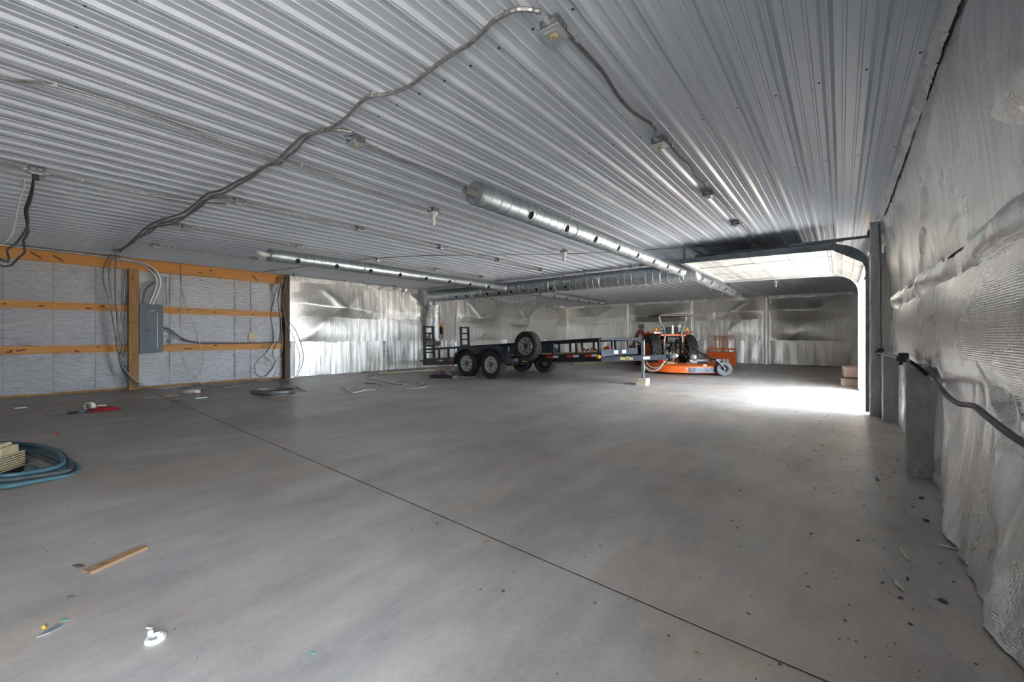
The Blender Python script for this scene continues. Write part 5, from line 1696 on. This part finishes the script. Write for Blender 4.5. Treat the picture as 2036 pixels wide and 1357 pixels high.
# tail wheel
tw = (-2.86, -0.40, 0.20)
t_ = MB().lathe(tw, (1, -0.25, 0), [(0.10, -0.045), (0.12, -0.06), (0.18, -0.06), (0.20, -0.035), (0.205, 0), (0.20, 0.035), (0.18, 0.06), (0.12, 0.06), (0.10, 0.045)], 30)
tt = mw(t_, 'tail_tire', mat('grey_rubber', (0.10, 0.10, 0.10), (0.15, 0.15, 0.145), 0.8), smooth=40)
mw(MB().lathe(tw, (1, -0.25, 0), [(0.115, 0.05), (0.09, 0.045), (0.05, 0.03), (0.03, 0.07), (0, 0.07)], 20).lathe(tw, (1, -0.25, 0), [(0.115, -0.05), (0.09, -0.045), (0.05, -0.03), (0.03, -0.07), (0, -0.07)], 20), 'tail_rim', M['black'], tt, smooth=40)
mw(MB().bar((-2.95, -0.375, 0.20), (-2.92, -0.18, 0.44), 0.02, 0.06, up=(1, 0, 0)).bar((-2.77, -0.42, 0.20), (-2.80, -0.20, 0.44), 0.02, 0.06, up=(1, 0, 0)).bx(-2.95, -2.62, -0.26, -0.14, 0.42, 0.47).cyl((-2.96, -0.375, 0.2), (-2.76, -0.425, 0.2), 0.012, 8), 'wheel_fork', M['steel_blue'])

# ================================================================ LOAD FRAME AT THE BACK WALL
LF = empty('fork_frame', (-3.63, 17.6, 0), 0.03)
tag(LF, 'orange fork carriage with tall bar guard standing by the back wall', 'fork frame')
bevel(MB().bx(-0.50, 0.50, -0.02, 0.02, 0.035, 0.50).bx(-0.50, 0.50, 0.02, 0.22, 0.47, 0.50).bx(0.46, 0.50, 0.02, 0.24, 0.03, 0.50).bx(-0.50, -0.46, 0.02, 0.24, 0.03, 0.50).build('carriage_plate', M['orange'], LF), 0.006)
bevel(MB().bx(-0.50, 0.50, -0.02, 0.03, 0.585, 0.645).build('cross_bar', M['orange'], LF), 0.004)
for x in (-0.47, -0.16, 0.02, 0.24, 0.47):
    MB().bx(x - 0.02, x + 0.02, -0.01, 0.02, 0.495, 0.59).build('spacer', M['orange_dull'], LF)
for x in (-0.20, -0.05, 0.06, 0.205):
    MB().bx(x - 0.016, x + 0.016, -0.01, 0.02, 0.64, 1.12).build('guard_bar', M['orange'], LF)
pts = smooth_path([(-0.48, 0, 0.64), (-0.48, 0, 1.02), (-0.46, 0, 1.08), (-0.40, 0, 1.11), (0.0, 0, 1.11), (0.40, 0, 1.11), (0.46, 0, 1.08), (0.48, 0, 1.02), (0.48, 0, 0.64)], 0.03)
MB().tube(pts, 0.009, 8).build('guard_hoop', M['orange'], LF, smooth=50)
for x in (-0.33, 0.34):
    MB().tube([(x, 0, 0.64), (x, 0, 1.11)], 0.008, 6).build('guard_rod', M['orange'], LF)
MB().bx(0.35, 0.52, -0.10, 0.16, 0.0, 0.035).bx(-0.48, -0.32, -0.10, 0.16, 0.0, 0.035).build('foot', M['orange_dull'], LF)
MB().bx(-0.13, 0.12, -0.024, -0.018, 0.035, 0.06).build('notch', M['black'], LF)

# ================================================================ CARTONS BY THE DOOR
def carton(loc_, s, label):
    root = empty('carton', loc_, 0.05)
    tag(root, label, 'carton', 'cartons by the door')
    bevel(MB().bx(-s[0], s[0], -s[1], s[1], 0, s[2]).build('box_body', M['carton'], root), 0.004)
    MB().bx(-s[0] * 1.002, s[0] * 1.002, -0.03, 0.03, -0.0005, s[2] + 0.0008).build('tape', M['paper'], root)
    vv, ff = [], []
    mb = MB()
    k = 10
    for f_, (o_, u_, v_) in enumerate((((-1, -1, 0), (2, 0, 0), (0, 0, 1)), ((-1, -1, 0), (0, 2, 0), (0, 0, 1)), ((-1, -1, 1), (2, 0, 0), (0, 2, 0)))):
        o_, u_, v_ = Vector(o_), Vector(u_), Vector(v_)
        vv = []
        for j in range(k + 1):
            for i in range(k + 1):
                p = o_ + u_ * (i / k) + v_ * (j / k)
                q = Vector((p.x * (s[0] + 0.012), p.y * (s[1] + 0.012), p.z * (s[2] + 0.010)))
                e = 0.010 * noise.noise(q * 14)
                q += Vector((-1 if f_ == 1 else 0, -1 if f_ == 0 else 0, 1 if f_ == 2 else 0)) * (abs(e) + 0.002)
                vv.append(q)
        mb.add(vv, [(j * (k + 1) + i, j * (k + 1) + i + 1, (j + 1) * (k + 1) + i + 1, (j + 1) * (k + 1) + i) for j in range(k) for i in range(k)])
    mb.build('plastic_wrap', M['film'], root, smooth=60)


carton((0.20, 12.15, 0.0), (0.22, 0.42, 0.15), 'lower film-wrapped brown carton on the floor beyond the door')
carton((0.22, 12.17, 0.182), (0.20, 0.40, 0.22), 'upper film-wrapped brown carton on the stack beyond the door')

# ================================================================ THINGS ON THE FLOOR
# hose coil with pump head at the left edge
hc = at_z(-60, 945, 0.0)
hose = empty('hose_coil', hc)
tag(hose, 'teal rubber hose coiled on the floor at the left edge', 'hose')
loops = [([(-120, 975), (0, 972), (60, 962), (110, 950), (140, 942), (156, 934), (150, 925), (132, 920), (118, 915), (96, 900), (60, 890), (10, 886), (-60, 888), (-180, 905), (-220, 940)], 0.016, 'hose'),
         ([(-120, 969), (0, 965), (60, 955), (110, 945), (136, 939), (140, 930), (128, 915), (105, 900), (70, 890), (20, 887), (-60, 890), (-170, 908), (-210, 938)], 0.030, 'hose_grey'),
         ([(-120, 964), (0, 960), (60, 950), (105, 941), (124, 935), (124, 925), (112, 911), (90, 898), (50, 890), (0, 889), (-60, 893), (-160, 912), (-200, 938)], 0.045, 'hose'),
         ([(-120, 966), (0, 963), (50, 955), (100, 944), (128, 936), (130, 928), (115, 916), (92, 904), (55, 896), (0, 893), (-60, 897), (-150, 915), (-190, 940)], 0.018, 'hose'),
         ([(-110, 962), (0, 958), (40, 951), (80, 944), (112, 936), (114, 928), (96, 919), (70, 908), (30, 899), (-20, 897), (-80, 905), (-150, 920), (-180, 942)], 0.030, 'hose_grey')]
for k, (sg, z, m) in enumerate(loops):
    pts = [at_z(px, py, 0.018) - hc for px, py in sg]
    n = len(pts)
    pts = [Vector((p.x, p.y, 0.017 + (z - 0.016) * 1.6 + 0.012 * math.sin(i * 1.1 + k))) for i, p in enumerate(pts)]
    MB().tube(smooth_path(pts, 0.03, closed=True), 0.0165, 10, closed=True).build('hose_loop', M[m], hose, smooth=60)
pts = [at_z(px, py, 0.018) - hc for px, py in [(30, 932), (50, 929), (68, 929), (74, 932), (68, 940), (50, 950), (20, 958), (-30, 964)]]
MB().tube(smooth_path(pts, 0.02), 0.011, 8).build('hose_tail', M['hose'], hose, smooth=60)
pts = [at_z(px, py, 0.03) - hc for px, py in [(18, 905), (30, 910), (48, 919)]]
MB().tube(pts, 0.015, 8).blob(pts[-1], (0.022, 0.022, 0.02), 10, 6).build('hose_fitting', M['cord_black'], hose, smooth=40)
pm = empty('pump_head', at_z(-12, 948, 0.0), math.radians(-35))
tag(pm, 'tan finned compressor pump head lying inside the hose coil', 'pump')
mb = MB()
for k in range(7):
    mb.box((0.0, 0, 0.05 + 0.018 * k), (0.24 + 0.012 * math.sin(k), 0.22, 0.010))
mb.box((0, 0, 0.10), (0.19, 0.17, 0.14))
bevel(mb.build('finned_cylinder', M['pump'], pm), 0.003)
bevel(MB().box((0.0, 0.02, 0.19), (0.17, 0.15, 0.07)).box((0.0, 0.02, 0.235), (0.12, 0.10, 0.03)).build('head_cap', M['pump'], pm), 0.012)
MB().lathe((0.08, 0.02, 0.11), (1, 0.1, 0), [(0.0, 0.10), (0.05, 0.10), (0.075, 0.085), (0.085, 0.03), (0.085, -0.02)], 22).build('motor_housing', M['galv'], pm, smooth=40)
MB().bx(-0.12, 0.10, -0.10, 0.10, 0, 0.045).build('base_foot', M['black'], pm)

# red cloth and hand tools further back
rc = at_z(205, 817, 0)
vv, ff = [], []
nu, nv = 26, 12
ua = at_z(246, 814, 0) - at_z(176, 819, 0)
ub = Vector((-ua.y, ua.x, 0)).normalized() * 0.34
for j in range(nv + 1):
    for i in range(nu + 1):
        u, v = i / nu, j / nv
        wv = 0.35 + 0.65 * math.sin(math.pi * min(1, max(0, 0.15 + 0.8 * u))) * (1 - 0.6 * u)
        p = ua * (u - 0.5) + ub * ((v - 0.5) * wv)
        z = 0.006 + 0.030 * abs(noise.noise((p.x * 9, p.y * 9, 1.3))) * (0.4 + 1.0 * win(v, 0.3)) + 0.04 * win(u, 0.4) * win(v, 0.4)
        vv.append((p.x, p.y, z))
for j in range(nv):
    for i in range(nu):
        ff.append((j * (nu + 1) + i, j * (nu + 1) + i + 1, (j + 1) * (nu + 1) + i + 1, (j + 1) * (nu + 1) + i))
o = MB().add(vv, ff).build('cloth', M['cloth'], None, smooth=60, loc=rc)
m_ = o.modifiers.new('solid', 'SOLIDIFY')
m_.thickness = 0.004
tag(o, 'crumpled dark red cloth lying on the concrete', 'cloth')
# tape roll standing beside the cloth
tr = empty('tape_roll', at_z(179, 817, 0.0), 0.6)
tag(tr, 'clear packing tape roll standing beside the red cloth', 'tape roll')
MB().lathe((0, 0, 0.062), (0, 1, 0), [(0.042, -0.026), (0.060, -0.026), (0.060, 0.026), (0.042, 0.026), (0.042, -0.026)], 26).build('roll', M['white'], tr, smooth=35)
MB().lathe((0, 0, 0.062), (0, 1, 0), [(0.0415, -0.0265), (0.0405, 0.0), (0.0415, 0.0265)], 26).build('core', M['wood_brown'], tr, smooth=35)
dv = empty('screwdriver', at_z(160, 819.5, 0.018), math.atan2(ua.y, ua.x) + 0.15)
tag(dv, 'black-handled screwdriver lying left of the tape roll', 'screwdriver')
MB().lathe((0, 0, 0), (1, 0, 0), [(0.0, -0.13), (0.012, -0.13), (0.017, -0.08), (0.015, 0.0), (0.018, 0.07), (0.018, 0.11), (0.0, 0.115)], 12).build('handle', M['black'], dv, smooth=40)
MB().cyl((-0.13, 0, 0), (-0.34, 0, -0.008), 0.004, 8).build('shaft', M['galv_dark'], dv)
MB().lathe((0, 0, 0), (1, 0, 0), [(0.0158, -0.01), (0.0175, 0.03), (0.0165, 0.05)], 12).build('grip_band', M['hose'], dv)
pl_ = empty('pliers', at_z(136, 820.5, 0.01), math.atan2(ua.y, ua.x) - 0.1)
tag(pl_, 'small chrome pliers lying left of the screwdriver', 'pliers')
for s in (-1, 1):
    MB().tube(smooth_path([(0, 0, 0), (0.06, s * 0.022, 0), (0.12, s * 0.03, 0.004), (0.16, s * 0.018, 0.006)], 0.015), 0.009, 8).build('handle', M['galv'], pl_, smooth=50)
    MB().tube(smooth_path([(0, 0, 0), (-0.05, s * 0.012, 0), (-0.09, s * 0.004, 0)], 0.015), 0.009, 8).build('jaw', M['galv'], pl_, smooth=50)
yk = empty('utility_knife', at_z(188, 807.5, 0.008), math.atan2(ua.y, ua.x))
tag(yk, 'yellow handled knife with white tip behind the red cloth', 'knife')
MB().bx(-0.12, 0.04, -0.012, 0.012, -0.008, 0.010).build('handle', M['yellow'], yk)
MB().bx(0.04, 0.13, -0.011, 0.011, -0.008, 0.009).build('tip', M['white'], yk)

# tan slotted strip
sa, sb = at_z(172, 1142, 0), at_z(286, 1091, 0)
d = (sb - sa)
L_ = d.length
st = empty('slotted_strip', sa, math.atan2(d.y, d.x))
tag(st, 'tan slotted angle strip lying on the concrete', 'strip')
W, t = 0.050, 0.0025
mb = MB()
mb.bx(0, L_, -W / 2, -W / 2 + t, 0, 0.012).bx(0, L_, W / 2 - t, W / 2, 0, 0.012)
k = 5
seg = L_ / k
for i in range(k):
    x0 = i * seg
    mb.bx(x0, x0 + seg * 0.22, -W / 2, W / 2, 0.0105, 0.013)
    mb.bx(x0 + seg * 0.22, x0 + seg * 0.86, -W / 2, -0.010, 0.0105, 0.013)
    mb.bx(x0 + seg * 0.22, x0 + seg * 0.86, 0.010, W / 2, 0.0105, 0.013)
    mb.bx(x0 + seg * 0.86, x0 + seg, -W / 2, W / 2, 0.0105, 0.013)
mb.build('channel', M['card'], st)
mb = MB()
for i in range(k):
    mb.bx(i * seg + seg * 0.22, i * seg + seg * 0.86, -0.011, 0.011, 0.0008, 0.0016)
mb.build('slot', M['dirt'], st)  # dark bars under the slots: shadow gaps put in as colour
# white plastic bushing with two ears
wb_ = empty('plastic_bushing', at_z(309, 1273, 0.0), 0.4)
tag(wb_, 'white plastic ring with two ears on the near floor', 'bushing')
MB().lathe((0, 0, 0), (0, 0, 1), [(0.020, 0.0), (0.030, 0.0), (0.030, 0.008), (0.025, 0.010), (0.025, 0.013), (0.020, 0.013), (0.020, 0.0)], 24).build('ring', M['white'], wb_, smooth=40)
for s in (-1, 1):
    MB().bx(s * 0.024 - 0.004, s * 0.024 + 0.004, -0.007, 0.007, 0.010, 0.022).lathe((s * 0.024 - 0.004, 0, 0.022), (1, 0, 0), [(0, 0), (0.007, 0), (0.007, 0.008), (0, 0.008)], 12).build('ear', M['white'], wb_, smooth=40)
# grey blade strip, green chip, yellow bit, white stick
pa, pb = at_z(80, 1267, 0), at_z(120, 1246, 0)
d = pb - pa
ob = empty('grey_strip', pa, math.atan2(d.y, d.x))
tag(ob, 'flat grey metal strip with pointed end on the near left floor', 'strip')
bevel(MB().prism([(-0.01, 0), (0.02, -0.014), (d.length, -0.014), (d.length + 0.008, 0.0), (d.length, 0.014), (0.02, 0.014)], 0.0005, 0.006).build('blade', M['grey_blade'], ob), 0.001)


def bit(name, px, py, s, rz, m, lab, cat, blob=False):
    mb = MB()
    if blob:
        mb.blob((0, 0, s[2] * 0.9), s, 10, 6, 0.5, px)
    else:
        mb.box((0, 0, s[2] / 2 + 0.0005), s)
        mb.box((s[0] * 0.2, 0, s[2] * 1.1), (s[0] * 0.4, s[1] * 0.7, s[2] * 0.4))
    o = mb.build(name, M[m], None, 40 if blob else None, loc=at_z(px, py, 0))
    o.rotation_euler = (0, 0, rz)
    tag(o, lab, cat)
    return o


bit('plastic_chip', 127, 1236, (0.022, 0.007, 0.004), 0.6, 'green', 'pale green plastic chip beside the grey strip', 'chip')
bit('wire_nut', 87, 1251, (0.009, 0.006, 0.006), 0.3, 'yellow', 'small yellow wire nut beside the grey strip', 'wire nut', True)
bit('white_stick', 297, 1251, (0.024, 0.005, 0.004), 0.5, 'paper', 'short white stick behind the plastic ring', 'stick')
bit('plastic_chip', 622, 1300, (0.018, 0.006, 0.003), 0.2, 'green', 'dark green plastic chip on the bare near floor', 'chip')
bit('wire_nut', 568, 912, (0.016, 0.005, 0.005), -0.4, 'yellow', 'yellow wire nut near the floor joint', 'wire nut', True)
bit('plastic_chip', 115, 864, (0.030, 0.020, 0.012), 0.2, 'red_lens', 'tiny bright red chip behind the hose coil', 'chip')
bit('wood_chip', 156, 1127, (0.034, 0.012, 0.003), 0.4, 'dirt', 'brown wood chip left of the slotted strip', 'chip', True)
bit('wood_chip', 141, 1189, (0.014, 0.005, 0.003), 0.8, 'dirt', 'dark wood chip below the slotted strip', 'chip', True)
bit('wood_chip', 968, 1079, (0.020, 0.009, 0.003), 0.8, 'card', 'tan wood chip on the floor joint', 'chip', True)
bit('wood_chip', 1387, 1304, (0.006, 0.006, 0.004), 0.1, 'card', 'tan pellet near the bottom of the floor', 'chip', True)
bit('dirt_crumb', 869, 1043, (0.007, 0.006, 0.005), 0.1, 'dirt', 'dark crumb at the centre of the floor', 'crumb', True)
bit('black_bar', 351, 800, (0.13, 0.03, 0.02), math.atan2(ua.y, ua.x), 'black', 'short black bar on the floor near the joint end', 'bar')
bit('rag', 378, 783, (0.20, 0.10, 0.05), 0.6, 'paper', 'wadded pale rag on the floor below the panel', 'rag', True)
bit('brown_stick', 408, 782, (0.26, 0.03, 0.025), math.atan2(ua.y, ua.x) + 0.1, 'rust', 'dark brown stick beside the pale rag', 'stick')
bit('paper_scrap', 401, 792, (0.16, 0.06, 0.012), math.atan2(ua.y, ua.x), 'white', 'white scrap in front of the pale rag', 'scrap')
bit('cardboard_scrap', 305, 791, (0.22, 0.04, 0.008), math.atan2(ua.y, ua.x), 'card', 'brown cardboard scrap on the floor joint', 'scrap')
bit('cardboard_scrap', 343, 788, (0.20, 0.05, 0.01), math.atan2(ua.y, ua.x), 'carton', 'ragged brown scrap right of the joint', 'scrap')
bit('paper_scrap', 42, 812, (0.12, 0.05, 0.01), math.atan2(ua.y, ua.x), 'white', 'white scrap at the far left by the timber wall', 'scrap')


# paper strips and leaves near the right wall
def strip(pts, w, lab, m='paper'):
    P = [at_z(px, py, 0.004) for px, py in pts]
    P = smooth_path(P, 0.01)
    o_ = P[0].copy()
    vv, ff = [], []
    for i, p in enumerate(P):
        t = (P[min(i + 1, len(P) - 1)] - P[max(i - 1, 0)]).normalized()
        s = Vector((-t.y, t.x, 0))
        f = i / (len(P) - 1)
        ww = w * (0.55 + 0.45 * math.sin(math.pi * min(1, f * 0.9 + 0.15)))
        z = 0.002 + 0.006 * abs(noise.noise(p * 25))
        vv += [p - o_ + s * ww / 2 + Vector((0, 0, z)), p - o_ + Vector((0, 0, z + 0.004)), p - o_ - s * ww / 2 + Vector((0, 0, z * 0.5))]
    for i in range(len(P) - 1):
        for k in range(2):
            ff.append((i * 3 + k, i * 3 + k + 1, i * 3 + k + 4, i * 3 + k + 3))
    o = MB().add(vv, ff).build('paper_strip', M[m], None, 60, loc=o_)
    md = o.modifiers.new('solid', 'SOLIDIFY')
    md.thickness = 0.0015
    tag(o, lab, 'strip', 'husk strips near the right wall')


strip([(1788, 1091), (1797, 1102), (1808, 1116)], 0.016, 'pale husk strip with a dark end on the near right floor')
strip([(1779, 1153), (1785, 1164), (1792, 1170), (1800, 1178)], 0.018, 'pale husk strip nearest the camera by the right wall')
strip([(1748, 970), (1762, 976), (1780, 988)], 0.012, 'curved pale husk strip below the wrapped post')
strip([(1865, 1084), (1885, 1089), (1918, 1096)], 0.016, 'grey-white husk strip touching the right wall')
for px, py, s, lab in ((1832, 992, 0.020, 'dry brown leaf just past the wrapped post'), (1842, 1037, 0.022, 'dry curled brown leaf beside the right wall'), (1876, 1198, 0.018, 'dry brown leaf low on the right floor'),
                       (1745, 956, 0.020, 'dry brown leaf left of the wrapped post'), (1805, 1153, 0.008, 'orange brown crumb beside the nearest husk strip')):
    bit('dry_leaf', px, py, (s, s * 0.55, 0.006), px * 0.1, 'dirt', lab, 'leaf', True)
# crumbs of dirt
R_ = random.Random(11)
mb = MB()
for k in range(520):
    x = 0.40 - abs(R_.gauss(0, 0.55))
    y = R_.uniform(1.0, 8.0)
    if x > 0.42 or x < -2.2:
        continue
    s = R_.choice((0.0015, 0.002, 0.0025, 0.003, 0.0035, 0.006))
    mb.blob((x, y, s * 0.4), (s * R_.uniform(0.8, 1.8), s, s * 0.5), 5, 3, 0.6, k)
for k in range(260):
    x, y = R_.uniform(-9, -0.5), R_.uniform(0.0, 7)
    s = R_.choice((0.002, 0.003, 0.004))
    mb.blob((x, y, s * 0.4), (s * R_.uniform(0.8, 2.2), s, s * 0.4), 5, 3, 0.6, k)
o = mb.build('dirt_crumbs', M['dirt'])
tag(o, 'scattered dirt crumbs on the concrete', 'dirt', kind='stuff')
